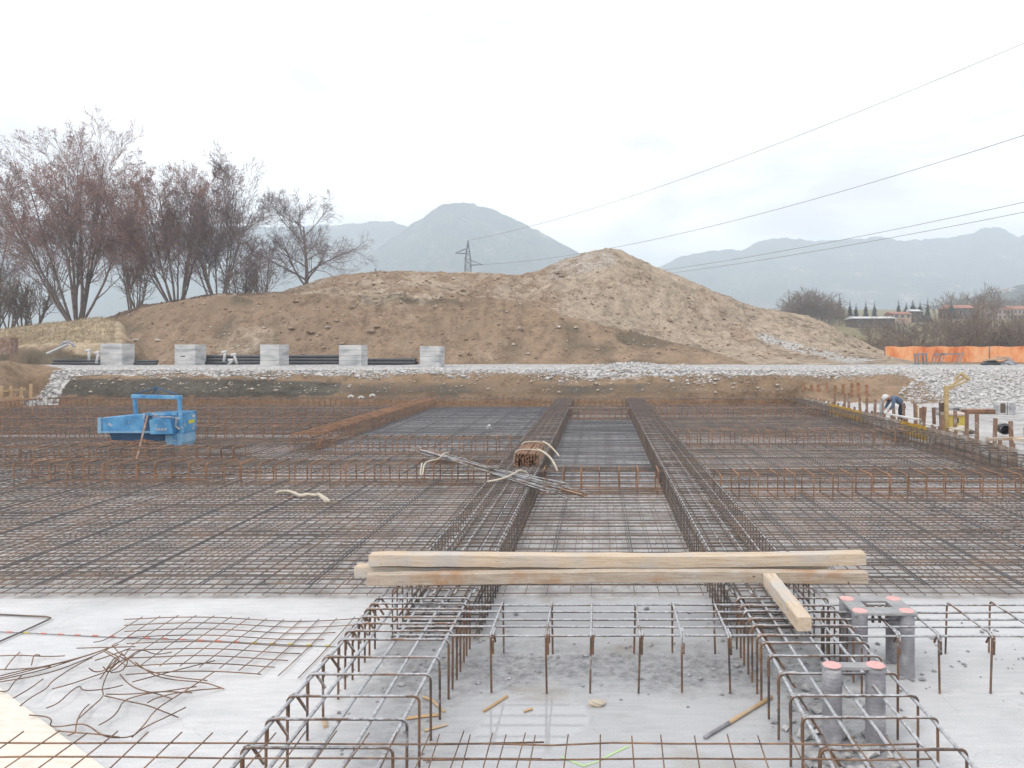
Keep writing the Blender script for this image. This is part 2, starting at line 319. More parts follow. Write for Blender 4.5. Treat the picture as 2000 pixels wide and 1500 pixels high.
    wd = mathn(nt, 'SQRT', mathn(nt, 'ADD', mathn(nt, 'MULTIPLY', wx, wx), mathn(nt, 'MULTIPLY', wy, wy)))
    wet = mathn(nt, 'MULTIPLY', mathn(nt, 'SUBTRACT', mathn(nt, 'ADD', .74, mathn(nt, 'MULTIPLY', wob, .45)), wd), 7, True)
    col = mix(nt, mathn(nt, 'MULTIPLY', wet, .5), col, (.50, .515, .535))
    rr = mathn(nt, 'SUBTRACT', .8, mathn(nt, 'MULTIPLY', mid, .3)); rr = mathn(nt, 'MULTIPLY', rr, mathn(nt, 'SUBTRACT', 1.0, mathn(nt, 'MULTIPLY', wet, .90))); nt.links.new(rr, b.inputs['Roughness']); nt.links.new(mathn(nt, 'ADD', .35, mathn(nt, 'MULTIPLY', wet, .5)), b.inputs['Specular IOR Level'])
    nt.links.new(col, b.inputs['Base Color'])
    h = mathn(nt, 'MULTIPLY', mathn(nt, 'SUBTRACT', 1.0, mathn(nt, 'MULTIPLY', wet, .97)), mathn(nt, 'ADD', mathn(nt, 'MULTIPLY', n3.outputs[0], mathn(nt, 'ADD', .1, dirt)), mathn(nt, 'MULTIPLY', n5.outputs[0], .25))); bump(nt, b, h, .55, .025)
    return m
M['slab'] = slab_mat()
def puddle_mat():
    m, nt, b = newmat('wet_concrete'); p = pos(nt); n = noise(nt, p, 2, 6, .6); r = ramp(nt, [(.3, (.46, .475, .495)), (.7, (.56, .575, .595))]); nt.links.new(n.outputs[0], r.inputs[0])
    nt.links.new(r.outputs[0], b.inputs['Base Color']); b.inputs['Roughness'].default_value = .06; b.inputs['IOR'].default_value = 1.5; b.inputs['Specular IOR Level'].default_value = .8
    n2 = noise(nt, p, 5, 2); bump(nt, b, n2.outputs[0], .03, .01); return m
M['puddle'] = puddle_mat()
def zone_mat(name, base, gravel, dark, grass, pale):
    """soil whose zones (gravel, dark clay, dry grass, pale dust) come from vertex masks"""
    m, nt, b = newmat(name); p = pos(nt)
    n1 = noise(nt, p, .9, 9, .68); n2 = noise(nt, p, 4.5, 6, .7); n0 = noise(nt, p, .17, 4, .6)
    f = mathn(nt, 'ADD', mathn(nt, 'MULTIPLY', n1.outputs[0], .5), mathn(nt, 'ADD', mathn(nt, 'MULTIPLY', n2.outputs[0], .3), mathn(nt, 'MULTIPLY', n0.outputs[0], .2)))
    def r3(c, lo=.38, hi=.62):
        r = ramp(nt, [(lo, tuple(x * .5 for x in c)), (.5, c), (hi, tuple(min(.85, x * 1.42) for x in c))]); nt.links.new(f, r.inputs[0]); return r.outputs[0]
    at = nt.nodes.new('ShaderNodeAttribute'); at.attribute_name = 'zone'; sp = nt.nodes.new('ShaderNodeSeparateColor'); nt.links.new(at.outputs['Color'], sp.inputs[0])
    at2 = nt.nodes.new('ShaderNodeAttribute'); at2.attribute_name = 'zone2'; sp2 = nt.nodes.new('ShaderNodeSeparateColor'); nt.links.new(at2.outputs['Color'], sp2.inputs[0])
    col = r3(base)
    edge = mathn(nt, 'MULTIPLY', mathn(nt, 'SUBTRACT', f, .5), 2.2)
    def msk(s): return mathn(nt, 'MULTIPLY', mathn(nt, 'SUBTRACT', mathn(nt, 'ADD', s, mathn(nt, 'MULTIPLY', edge, mathn(nt, 'MULTIPLY', mathn(nt, 'GREATER_THAN', s, .02), 1))), .30), 2.5, True)
    col = mix(nt, msk(sp.outputs[1]), col, r3(dark))
    col = mix(nt, msk(sp.outputs[2]), col, r3(grass))
    col = mix(nt, msk(sp2.outputs[0]), col, r3(pale))
    v = nt.nodes.new('ShaderNodeTexVoronoi'); v.inputs['Scale'].default_value = 4.5; nt.links.new(p, v.inputs['Vector'])
    rv = ramp(nt, [(.0, tuple(min(.9, x * 1.15) for x in gravel)), (.45, gravel), (.75, tuple(x * .4 for x in gravel))]); nt.links.new(v.outputs['Distance'], rv.inputs[0])
    col = mix(nt, msk(sp.outputs[0]), col, rv.outputs[0])
    n8 = noise(nt, p, 7, 2, .5); r8 = ramp(nt, [(.70, (0, 0, 0)), (.75, (1, 1, 1))]); nt.links.new(n8.outputs[0], r8.inputs[0])
    col = mix(nt, mathn(nt, 'MULTIPLY', r8.outputs[0], .7), col, (.60, .54, .47))
    nt.links.new(col, b.inputs['Base Color']); b.inputs['Roughness'].default_value = .95; b.inputs['Specular IOR Level'].default_value = .12
    bump(nt, b, f, 1.0, .35); return m
M['ground'] = zone_mat('ground_soil', (.33, .235, .155), (.70, .69, .68), (.125, .113, .095), (.285, .25, .135), (.64, .63, .62))
M['heap'] = zone_mat('heap_soil', (.35, .252, .172), (.62, .60, .57), (.15, .125, .088), (.52, .42, .29), (.46, .375, .285))
def hill_mat(name, a, b_, c, s1=.02, s2=.15):
    m, nt, b = newmat(name); p = pos(nt); n1 = noise(nt, p, s1, 6, .6); n2 = noise(nt, p, s2, 4, .65)
    r = ramp(nt, [(.35, a), (.62, b_), (.72, c)]); nt.links.new(n1.outputs[0], r.inputs[0])
    r2 = ramp(nt, [(.35, tuple([.15 / ALB] * 3)), (.65, tuple([2.0 / ALB] * 3))]); nt.links.new(n2.outputs[0], r2.inputs[0])
    nt.links.new(mix(nt, 1.0, r.outputs[0], r2.outputs[0], 'MULTIPLY'), b.inputs['Base Color']); b.inputs['Roughness'].default_value = 1; b.inputs['Specular IOR Level'].default_value = 0
    bump(nt, b, n2.outputs[0], 1.0, 6.0); return m
M['hill'] = hill_mat('wooded_hill', (.02, .03, .028), (.10, .105, .085), (.42, .36, .27), s1=.012, s2=.09)

# ------------------------------------------------------------------ ground sheet with the excavation
def ground_z(x, y):
    x = np.asarray(x, float); y = np.asarray(y, float)
    nzz = fbm(x * .35, y * .35, 5, .55); nf = fbm(x * 1.3 + 9, y * 1.3, 4, .6); wl = fbm(x * .22 + 31, y * 0 + 4.0, 4, .55)
    plat = 2.1 + .05 * nzz + .03 * nf
    plat = plat + .42 * np.exp(-((x - 2.5) / 3.6) ** 2) * np.exp(-((y - 50) / 2.2) ** 2) * (1 + .3 * nf)
    toe = np.where(x < 11.9, 44.5 + .25 * wl, 42.0 + 1.2 * wl - .10 * np.clip(x - 12, 0, 12))
    z0 = np.where(x < 11.9, -.08, .3 + .02 * nf)
    top = 46.6 + 1.3 * wl + 1.1 * sstep(12, 24, x)
    t = np.clip((y - toe) / np.maximum(top - toe, .5), 0, 1)
    step = np.where(x < 11.9, .72 * sstep(0, .06, t), 0.0)
    prof = step + (2.1 - step - z0) * (t ** .85)
    zr = z0 + prof + .34 * nzz * np.sin(np.pi * np.clip(t, 0, 1)) + .16 * nf * np.sin(np.pi * t)
    zz = np.where(t >= 1, plat, np.where(t <= 0, z0, zr))
    # left spoil beside the formwork
    d = (-33.6 - x); l = sstep(0, 3.2, d + .5 * nzz) * sstep(34, 41, y) * (1 - sstep(49, 54, y))
    left = np.where(x < -33.5, .45, zz)
    hump = (2.55 + .35 * nzz + .12 * nf) * l
    zl = np.where(y < 46, np.maximum(.45, hump), np.maximum(zz, hump))
    zz = np.where(x < -33.5, zl, zz)
    ramp_ = sstep(-35.2, -33.6, x) * (1 - sstep(-33.4, -31.4, x)) * sstep(42.8, 46.6, y)
    zz = np.where((x < -31.3) & (x > -35.2) & (y > 43) & (y < 48), np.maximum(zz, 2.1 * ramp_ * sstep(43, 47.2, y)), zz)
    far = np.clip(y - 110, 0, 420); zz = zz + np.where(y > 60, far * .072 * sstep(-60, 60, x) - far * .003, 0)
    return zz
def axis(segs):
    a = []
    for lo, hi, st in segs: a += list(np.arange(lo, hi, st))
    a.append(segs[-1][1]); return np.array(a)
def grid_mesh(name, X, Y, Z, mat, zones=None, smooth=True):
    ny, nx = X.shape; me = bpy.data.meshes.new(name)
    co = np.stack([X, Y, Z], -1).reshape(-1, 3)
    i = np.arange((ny - 1) * (nx - 1)); r = i // (nx - 1); c = i % (nx - 1); a = r * nx + c
    fc = np.stack([a, a + 1, a + nx + 1, a + nx], -1)
    me.vertices.add(len(co)); me.vertices.foreach_set('co', co.ravel())
    me.loops.add(fc.size); me.loops.foreach_set('vertex_index', fc.ravel())
    me.polygons.add(len(fc)); me.polygons.foreach_set('loop_start', np.arange(len(fc)) * 4); me.polygons.foreach_set('loop_total', np.full(len(fc), 4))
    me.polygons.foreach_set('use_smooth', np.full(len(fc), smooth)); me.update(calc_edges=True); me.validate()
    for k, z in (zones or {}).items():
        at = me.attributes.new(k, 'FLOAT_COLOR', 'POINT'); d = np.ones((len(co), 4)); d[:, :3] = z.reshape(-1, 3); at.data.foreach_set('color', d.ravel())
    me.materials.append(mat); o = bpy.data.objects.new(name, me); C.objects.link(o); return o
gx = axis([(-2400, -300, 150), (-300, -60, 12), (-60, -36, .8), (-36, -30, .3), (-30, 11, .42), (11, 30, .3), (30, 60, 1.2), (60, 300, 12), (300, 2401, 150)])
gy = axis([(-120, -10, 10), (-10, 38, 3), (38, 43, .3), (43, 48.5, .13), (48.5, 56, .4), (56, 75, 1.2), (75, 150, 6), (150, 600, 25), (600, 3800, 200)])
GX, GY = np.meshgrid(gx, gy); GZ = ground_z(GX, GY)
n_a = fbm(GX * .3, GY * .3, 4); n_b = fbm(GX * .12 + 40, GY * .3, 4)
grav = sstep(1.75, 2.02, GZ + .25 * n_a) * (GY > 44) * (GY < 64) * ((GX > -33.7) | (GY > 51) & (GX > -50))
grav = np.maximum(grav, sstep(17.5, 20.5, GX + 2.5 * n_a) * (GY > 38) * (GY < 64) * (GX < 70))
grav = np.maximum(grav, ((GX > -34.2) & (GX < -32.3) & (GY > 43)) * 1.0)
grav = np.maximum(grav, .75 * sstep(.1, .5, n_b) * sstep(1.2, 1.9, GZ) * (GY > 44) * (GY < 50) * (GX > -5) * (GX < 20))
darkz = sstep(.55, .75, GZ) * (1 - sstep(1.25, 1.7, GZ + .5 * n_b)) * (GX < 9) * (GX > -33.5) * (GY > 44) * (GY < 48)
darkz = darkz * np.where(GX < -16, 1.0, .45 + .5 * n_b)
grassz = (GY > 75) * 1.0
palez = ((GX > 11.9) & (GY < 43) & (GZ < .45)) * 1.0
z1 = np.stack([grav, np.clip(darkz, 0, 1), grassz], -1); z2 = np.stack([palez, palez * 0, palez * 0], -1)
tag(grid_mesh('ground', GX, GY, GZ, M['ground'], {'zone': z1, 'zone2': z2}), kind='structure')

# concrete blinding in the pit
sl = MB(); sl.box(-33.4, 11.9, -2, 44.6, -.3, 0); tag(sl.build('concrete_slab', M['slab']), kind='structure')
def pmark(px, wd):
    m = MB(); P = [Vector(gp(*q, .0045)) for q in px]; vs = []
    for i, p in enumerate(P):
        d = (P[min(i + 1, len(P) - 1)] - P[max(i - 1, 0)]).normalized(); q = Vector((-d.y, d.x, 0)); ww = wd * (.6 + .6 * rnd.random())
        vs += [tuple(p + q * ww), tuple(p - q * ww)]
    m.add(vs, [(2 * i, 2 * i + 1, 2 * i + 3, 2 * i + 2) for i in range(len(P) - 1)]); return m
pm = pmark([(1096, 1478), (1118, 1487), (1140, 1496), (1165, 1488), (1200, 1470), (1228, 1457)], .013)
tag(pm.build('ground_marking', M['greenpaint']), kind='structure')

# ------------------------------------------------------------------ earth heap, grass bank, hills
def polar_field(name, us, Ys, zf, mat, kind_zone):
    U, Y = np.meshgrid(us, Ys); X = (U - VX) * Y / F; Z = zf(U, Y, X); PY = VY - (Z - E) * F / Y
    z1, z2 = kind_zone(U, Y, X, Z, PY); return grid_mesh(name, X, Y, Z, mat, {'zone': z1, 'zone2': z2})
c1 = [(120, 700), (180, 660), (200, 636), (280, 603), (350, 590), (430, 579), (560, 575), (700, 577), (860, 573), (950, 579), (1010, 588), (1100, 606), (1200, 628), (1290, 648), (1400, 664), (1500, 682), (1600, 690), (1700, 696), (1750, 700), (1790, 707), (1830, 714), (1900, 716)]
c2 = [(120, 680), (180, 640), (200, 625), (240, 609), (280, 598), (350, 586), (430, 573), (540, 571), (580, 561), (640, 541), (700, 533), (740, 530), (860, 530), (960, 534), (1010, 538), (1050, 529), (1100, 506), (1150, 491), (1180, 485), (1210, 487), (1240, 500), (1280, 519), (1340, 544), (1400, 570), (1480, 600), (1540, 608), (1580, 616), (1620, 634), (1660, 655), (1720, 683), (1790, 710), (1830, 716), (1900, 718)]
def heap_z(U, Y, X):
    nl = fbm(X * .16, Y * .16 + 3, 5, .55); nf = fbm(X * .7, Y * .7, 5, .6)
    Yt = 65 + 1.0 * fbm(U * .01, U * 0 + 2, 3); Y1 = 73 + 1.2 * fbm(U * .012, U * 0 + 8, 3); Y2 = 87.0
    p1 = lerp(c1, U); p2 = lerp(c2, U)
    z1 = np.maximum(E + (VY - p1) * Y1 / F, 2.0); z2 = np.maximum(E + (VY - p2) * Y2 / F, 1.9)
    t1 = np.clip((Y - Yt) / (Y1 - Yt), 0, 1); t2 = np.clip((Y - Y1) / (Y2 - Y1), 0, 1); t3 = np.clip((Y - Y2) / 22, 0, 1)
    za = 2.06 + (z1 - 2.06) * (t1 ** 1.05); zb = z1 + (z2 - z1) * np.where(t2 < .18, t2 * .25, .045 + (t2 - .18) / .82 * .955)
    zc = z2 + (1.5 - z2) * sstep(0, 1, t3)
    z = np.where(Y < Y1, za, np.where(Y < Y2, zb, zc))
    amp = np.where(Y < Y1, np.sin(np.pi * np.clip(t1, 0, 1)) * .9 + .08, np.where(Y < Y2, np.sin(np.pi * t2) * .8 + .22, .25))
    size = np.clip((z - 2) / 3, 0, 1)
    g = fbm(X * .9 + Y * .15, Y * .12, 4, .6)     # gullies running down the face
    hf = fbm(X * 2.4, Y * 2.4 + 7, 3, .7)
    return z + size * amp * (.62 * nl + .42 * nf + .40 * g) + .13 * hf * size
def heap_zone(U, Y, X, Z, PY):
    n = fbm(X * .12, Y * .12, 4); n2 = fbm(X * .4 + 4, Y * .4, 4)
    pale = sstep(1000, 1120, U + 70 * n) * (PY < lerp([(900, 560), (1000, 590), (1200, 640), (1400, 690), (1500, 720)], U)) * (.75 + .5 * n2)
    pale = np.maximum(pale, ((Y > 73) & (U > 540)) * (.40 + .7 * n2)); pale = np.clip(pale, 0, .85); pale = np.maximum(pale, .20 + .5 * n)
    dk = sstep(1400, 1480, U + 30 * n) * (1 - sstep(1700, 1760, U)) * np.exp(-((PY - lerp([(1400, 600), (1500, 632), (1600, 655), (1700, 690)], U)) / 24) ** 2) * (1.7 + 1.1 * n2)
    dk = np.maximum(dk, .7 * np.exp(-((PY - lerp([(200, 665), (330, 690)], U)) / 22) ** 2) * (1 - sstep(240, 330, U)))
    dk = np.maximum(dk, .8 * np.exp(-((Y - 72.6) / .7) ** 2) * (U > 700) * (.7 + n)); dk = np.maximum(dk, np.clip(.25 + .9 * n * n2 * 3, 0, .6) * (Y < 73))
    gr = sstep(1450, 1500, U) * (1 - sstep(1680, 1760, U)) * np.exp(-((PY - lerp([(1450, 648), (1550, 676), (1650, 700), (1750, 712)], U)) / 9) ** 2) * (.75 + 1.2 * n2)
    gr = np.maximum(gr, .42 * sstep(1040, 1080, U) * (1 - sstep(1190, 1230, U)) * (PY < lerp([(1040, 560), (1200, 520)], U)))
    st = np.zeros_like(U)
    return np.stack([np.clip(gr, 0, 1), np.clip(dk, 0, 1), st], -1), np.stack([np.clip(pale, 0, 1), st, st], -1)
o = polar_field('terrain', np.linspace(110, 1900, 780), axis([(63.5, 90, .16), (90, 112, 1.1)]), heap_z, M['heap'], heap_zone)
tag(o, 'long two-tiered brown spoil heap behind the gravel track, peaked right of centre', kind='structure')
c3 = [(-300, 662), (-100, 650), (0, 645), (60, 637), (130, 629), (200, 620), (235, 628), (270, 660), (300, 700)]
def bank_z(U, Y, X):
    nl = fbm(X * .3, Y * .3, 5, .55); Yt = 63 + 1.5 * fbm(U * .015, U * 0 + 5, 3); Y2 = 71.0
    z2 = E + (VY - lerp(c3, U)) * Y2 / F; t = np.clip((Y - Yt) / (Y2 - Yt), 0, 1); t3 = np.clip((Y - Y2) / 14, 0, 1)
    base = np.where(t < .12, t / .12 * .42, .42 + (t - .12) / .88 * .58)
    z = np.where(Y < Y2, 1.95 + (z2 - 1.95) * base, z2 + (1.2 - z2) * sstep(0, 1, t3)); return z + .25 * nl * np.clip(t * 3, 0, 1) * (1 - t3)
def bank_zone(U, Y, X, Z, PY):
    n = fbm(X * .25, Y * .25, 4); st = np.zeros_like(U); t = sstep(3.4, 4.5, Z + 2.0 * n)
    return np.stack([st, np.clip(.4 + n, 0, 1) * (1 - t), t], -1), np.stack([st, st, st], -1)
o = polar_field('terrain', np.linspace(-300, 300, 150), axis([(61.5, 72, .25), (72, 86, 1)]), bank_z, M['heap'], bank_zone)
tag(o, 'low bank of dry straw coloured grass at the left end of the spoil heap', kind='structure')
gt = MB()
for _ in range(2600):
    u = rnd.uniform(-40, 225); Y = rnd.uniform(64.5, 72.5); x = (u - VX) * Y / F; z = float(bank_z(np.array([u]), np.array([Y]), np.array([x]))[0])
    if z < 3.3: continue
    for k in range(2):
        a = rnd.uniform(0, 6.28); h = rnd.uniform(.1, .32); dx = .035 * math.cos(a); dy = .035 * math.sin(a); lx = rnd.uniform(-.15, .15)
        gt.add([(x - dx, Y - dy, z - .03), (x + dx, Y + dy, z - .03), (x + lx, Y + rnd.uniform(-.1, .1), z + h)], [(0, 1, 2)])
M['drygrass'] = nmat('dry_grass', [(.3, (.27, .27, .11)), (.45, (.48, .39, .25)), (.7, (.62, .52, .36))], .8, 4, .95)
tag(gt.build('dry_grass', M['drygrass']), 'dry straw tufts on the low bank', 'grass', kind='stuff')

HILLS = []
def hill_at(k, px, py):
    prof, Yc, depth, seed, rough = HILLS[k]
    for T in np.linspace(.05, 1, 300):
        Y = Yc - depth * (1 - T); X = (px - VX) * Y / F; U = np.array([float(px)]); cr_ = E + (VY - lerp(prof, U)) * Yc / F
        Z = float((cr_ * T ** 1.15 + rough * (fbm(X * .006 + seed, Y * .006, 5, .6) * np.sin(np.pi * T) * 3.2 + fbm(X * .035 + seed, Y * .035, 4, .75) * .9 * min(T * 3, 1)) - 2)[0])
        if VY - (Z - E) * F / Y <= py: return X, Y, Z
    return X, Y, Z
def hill(name, prof, Yc, depth, seed, rough, us, mat, back=400):
    HILLS.append((prof, Yc, depth, seed, rough)); Us = np.linspace(us[0], us[1], 340); t = np.concatenate([np.linspace(0, 1, 46), 1 + np.linspace(.05, 1, 8)])
    U, T = np.meshgrid(Us, t); crest = E + (VY - lerp(prof, U)) * Yc / F
    Y = np.where(T <= 1, Yc - depth * (1 - T), Yc + (T - 1) * back); X = (U - VX) * Y / F
    h = np.where(T <= 1, T ** 1.15, 1 - (T - 1) ** 1.2)
    Z = crest * h + rough * (fbm(X * .006 + seed, Y * .006, 5, .6) * np.sin(np.pi * np.clip(T, 0, 1)) * 3.2 + fbm(X * .035 + seed, Y * .035, 4, .75) * .9 * np.clip(T * 3, 0, 1)) - 2
    return tag(grid_mesh(name, X, Y, Z, mat, smooth=True), kind='structure')
hill('hill', [(400, 640), (600, 575), (690, 520), (740, 480), (765, 462), (785, 452), (805, 436), (826, 424), (845, 408), (865, 398), (890, 394), (915, 396), (945, 402), (975, 414), (1000, 424), (1030, 437), (1060, 453), (1090, 470), (1125, 490), (1180, 522), (1240, 560), (1320, 610), (1400, 650)], 1800, 620, 3, 7, (380, 1420), M['hill'])
hill('hill', [(-500, 470), (-200, 440), (100, 425), (400, 440), (600, 440), (690, 436), (720, 432), (760, 430), (800, 440), (900, 520), (1000, 640)], 2150, 600, 8, 9, (-520, 1010), M['hill'])
hill('hill', [(1050, 650), (1180, 560), (1290, 518), (1330, 500), (1380, 489), (1430, 486), (1455, 487), (1475, 474), (1505, 464), (1545, 464), (1600, 470), (1660, 466), (1720, 461), (1760, 470), (1810, 466), (1860, 462), (1900, 455), (1925, 442), (1955, 444), (1990, 462), (2060, 440), (2300, 430), (2600, 470)], 2300, 900, 21, 8, (1030, 2620), M['hill'])
hill('hill', [(1500, 640), (1640, 618), (1750, 604), (1850, 588), (1920, 572), (1980, 556), (2080, 535), (2300, 520), (2600, 540)], 900, 330, 33, 3.0, (1480, 2620), M['hill'], 250)

# ------------------------------------------------------------------ loose stone (uncountable)
def rocks(name, P, S, mat, label):
    k = len(P); rs = np.random.RandomState(5)
    b = np.array([(1, 0, 0), (-1, 0, 0), (0, 1, 0), (0, -1, 0), (0, 0, .8), (0, 0, -.6), (.6, .6, .5), (-.6, .6, .4), (-.6, -.6, .5), (.6, -.6, .4)])
    fc = np.array([(0, 6, 9), (6, 4, 9), (9, 4, 8), (4, 6, 7), (4, 7, 8), (1, 8, 7), (2, 7, 6), (3, 9, 8), (0, 9, 3), (0, 2, 6), (1, 7, 2), (1, 3, 8), (5, 2, 0), (5, 0, 3), (5, 3, 1), (5, 1, 2)])
    v = b[None] * (1 + .55 * (rs.rand(k, 10, 1) - .5)) * np.array([1, 1, .95]) * (1 + .5 * (rs.rand(k, 1, 3) - .5)); a = rs.rand(k) * 6.28
    x = v[..., 0] * np.cos(a)[:, None] - v[..., 1] * np.sin(a)[:, None]; y = v[..., 0] * np.sin(a)[:, None] + v[..., 1] * np.cos(a)[:, None]
    co = np.stack([x, y, v[..., 2]], -1) * np.asarray(S)[:, None, None] + np.asarray(P)[:, None, :]
    f = (fc[None] + (np.arange(k) * 10)[:, None, None]).reshape(-1, 3)
    me = bpy.data.meshes.new(name); me.from_pydata(co.reshape(-1, 3).tolist(), [], f.tolist()); me.materials.append(mat); o = bpy.data.objects.new(name, me); C.objects.link(o)
    return tag(o, label, 'stones', kind='stuff')
rs = np.random.RandomState(11)
def scatter(n, xr, yr, keep):
    x = rs.uniform(*xr, n); y = rs.uniform(*yr, n); z = ground_z(x, y); m = keep(x, y, z); return np.stack([x[m], y[m], z[m]], -1)
P1 = scatter(16000, (-33.6, -8), (45.2, 49), lambda x, y, z: z > 1.75 + .2 * np.sin(x))
P2 = scatter(12000, (-8, 28), (45.2, 50), lambda x, y, z: z > 1.55 + .3 * np.sin(x * .8))
P3 = scatter(20000, (17, 34), (38.5, 48), lambda x, y, z: (x > 18.5 + 1.2 * np.sin(y)) & (z > .45))
P4 = scatter(700, (-34, -32.6), (43.3, 47.5), lambda x, y, z: z > .1)
P5 = scatter(1500, (-33, 34), (44.6, 47), lambda x, y, z: (z > .8))
Pg = np.concatenate([P1, P2, P3, P4]); rocks('gravel', Pg, np.clip(rs.gamma(1.5, .026, len(Pg)), .015, .19), M['rock'], 'coarse pale crushed stone along the track edge and slope')
Ps = [P5]; Ss = [np.clip(rs.gamma(1.6, .028, len(P5)), .02, .15)]
u = rs.uniform(220, 1780, 8000); yy = rs.uniform(65.5, 86, 8000); xx = (u - VX) * yy / F; zz = heap_z(u, yy, xx); mk = zz > 2.5
Ps.append(np.stack([xx, yy, zz], -1)[mk]); Ss.append(np.clip(rs.gamma(1.0, .045, mk.sum()), .02, .32))
kc = rs.rand(len(Ps[1])) < .55; clod = Ps[1][kc]; Ps[1] = Ps[1][~kc]; cs = Ss[1][kc] * 1.25; Ss[1] = Ss[1][~kc]
M['clod'] = nmat('soil_clods', [(.3, (.24, .17, .115)), (.5, (.36, .26, .18)), (.7, (.46, .36, .26))], 1.7, 5, .95)
rocks('soil_clods', clod, cs, M['clod'], 'brown clods of earth lying on the spoil heap')
rocks('stones', np.concatenate(Ps), np.concatenate(Ss), M['stone'], 'buff stones scattered over the soil heap and the cut bank')
# crumbs of dried mortar on the slab
cx = rs.uniform(-2.8, 5.2, 2000); cy = rs.uniform(5.2, 10.2, 2000)
kp = (np.exp(-((cy - 8.3) / .7) ** 2) * .5 + np.exp(-((cx - 2.1) / .6) ** 2) * .8 + np.exp(-((cx + 1.9) / .5) ** 2) * .35 + .018) > rs.rand(2000)
M['crumb'] = nmat('grey_mortar_crumbs', [(.3, (.26, .265, .28)), (.5, (.42, .425, .44)), (.7, (.6, .6, .6))], 5, 3, .95)
rocks('mortar_crumbs', np.stack([cx, cy, cx * 0 + .006], -1)[kp], np.clip(rs.gamma(1.6, .008, kp.sum()), .004, .036), M['crumb'], 'crumbs of dried grey mortar between the near cages')
rx = rs.normal(2.15, .28, 240); ry = rs.normal(6.1, .75, 240); kp = (rx > 1.65) & (rx < 2.6) & (ry > 5.0)
M['rubble'] = nmat('broken_concrete', [(.3, (.22, .225, .235)), (.5, (.48, .48, .48)), (.7, (.85, .84, .82))], 6, 4, .95)
rocks('rubble', np.stack([rx, ry, rx * 0 + .015], -1)[kp], np.clip(rs.gamma(1.5, .02, kp.sum()), .01, .09), M['rubble'], 'broken concrete lumps on the ground around the two ducts')
# ------------------------------------------------------------------ air
hz = MB(); hz.box(-2450, 2650, -140, 3790, -1.4, 425)
hm = bpy.data.materials.new('air'); hm.use_nodes = True; hn = hm.node_tree; hn.nodes.clear()
ho = hn.nodes.new('ShaderNodeOutputMaterial'); hv = hn.nodes.new('ShaderNodeVolumePrincipled')
hv.inputs['Color'].default_value = (.79, .895, 1.0, 1); hv.inputs['Density'].default_value = .00064; hv.inputs['Anisotropy'].default_value = .0
hn.links.new(hv.outputs[0], ho.inputs['Volume'])
tag(hz.build('haze', hm), kind='stuff')

# ------------------------------------------------------------------ reinforcement cages
def arc(cx, cy, r, a0, a1, n=4):
    return [(cx + r * math.cos(R(a0 + (a1 - a0) * i / n)), cy + r * math.sin(R(a0 + (a1 - a0) * i / n))) for i in range(n + 1)]
def stirrup_path(c0, c1, z0, z1, rc=.05, hook=1):
    p = [(c0, z0)] + arc(c0 + rc, z1 - rc, rc, 180, 90) + arc(c1 - rc, z1 - rc, rc, 90, 0) + [(c1, z0)]
    return p
def cage(label, axis, a0, a1, c0, c1, sp=None, where=None, zt=.6, z0=.01, nl=5, rl=.013, rs_=.010, ms=None, ml=None, side=1, hook=0, group='rebar cages of the foundation grid', jig=.02, overhang=.25, n=5, name='rebar_cage', top_rows=1, hookflip=False):
    root = empty(name, (0, 0, 0), 0, label, 'rebar cage', group)
    to3 = (lambda a, c, z: (c, a, z)) if axis == 'y' else (lambda a, c, z: (a, c, z))
    A = list(where) if where else list(np.arange(a0 + .08, a1, sp))
    m = MB(); m.tube([to3(0, c, z) for c, z in stirrup_path(c0, c1, z0, zt)], rs_, n)
    if side: m.tube([to3(0, c0, .03), to3(0, c1, .03)], rs_, n)
    if hook:
        cc, sg = (c0, 1) if not hookflip else (c1, -1)
        h = [(cc + sg * .004, zt - .05), (cc + sg * .012, zt - .012), (cc + sg * .045, zt + .006), (cc + sg * .075, zt - .02), (cc + sg * .155, zt - .135)]
        m.tube([to3(.024, c, z) for c, z in h], rs_ * 1.05, n)
        h2 = [(cc + sg * .0, zt - .20), (cc, zt - .06), (cc + sg * .03, zt - .005), (cc + sg * .16, zt)]
        m.tube([to3(.022, c, z) for c, z in h2], rs_, n)
    me = m.mesh('stirrup'); me.materials.append(ms)
    def ref(a): return (0, a, 0) if axis == 'y' else (a, 0, 0)
    extra = MB()
    for i, a in enumerate(A):
        a = a + rnd.uniform(-jig, jig)
        if i < 100:
            o = bpy.data.objects.new('stirrup', me); C.objects.link(o); o.parent = root; o.location = ref(a); o.location.z += rnd.uniform(-.008, .006)
            o.rotation_euler = (rnd.uniform(-.02, .02), 0, 0) if axis == 'y' else (0, rnd.uniform(-.035, .035), 0)
        else:
            d = ref(a); extra.add([(x + d[0], y + d[1], z) for x, y, z in m.v], m.f)
    if extra.v: tag(extra.build('stirrup', ms, root), kind='stuff')
    def bar(c, z, mat, r=rl):
        k = MB(); L = a1 - a0; npt = max(3, int(L / 3)); P = []
        for i in range(npt + 1):
            a = a0 - overhang + (L + 2 * overhang) * i / npt; P.append(to3(a, c + rnd.uniform(-.012, .012), z + rnd.uniform(-.008, .004)))
        k.tube(P, r, 6); k.build('longitudinal_bar', mat, root, smooth=True)
    for i in range(nl): bar(c0 + .04 + (c1 - c0 - .08) * i / (nl - 1), zt - rs_ - rl, ml)
    for s in range(side):
        z = zt * (s + 1) / (side + 1) * .95
        bar(c0 + .03, z, ms, rl * .8); bar(c1 - .03, z, ms, rl * .8)
    if side:
        for i in range(4 + 2 * (side > 1)): bar(c0 + .04 + (c1 - c0 - .08) * i / (3 + 2 * (side > 1)), .055, ms)
        if side > 1:
            for i in range(2): bar(c0 + .2 + (c1 - c0 - .4) * i, .32, ms)
    return root
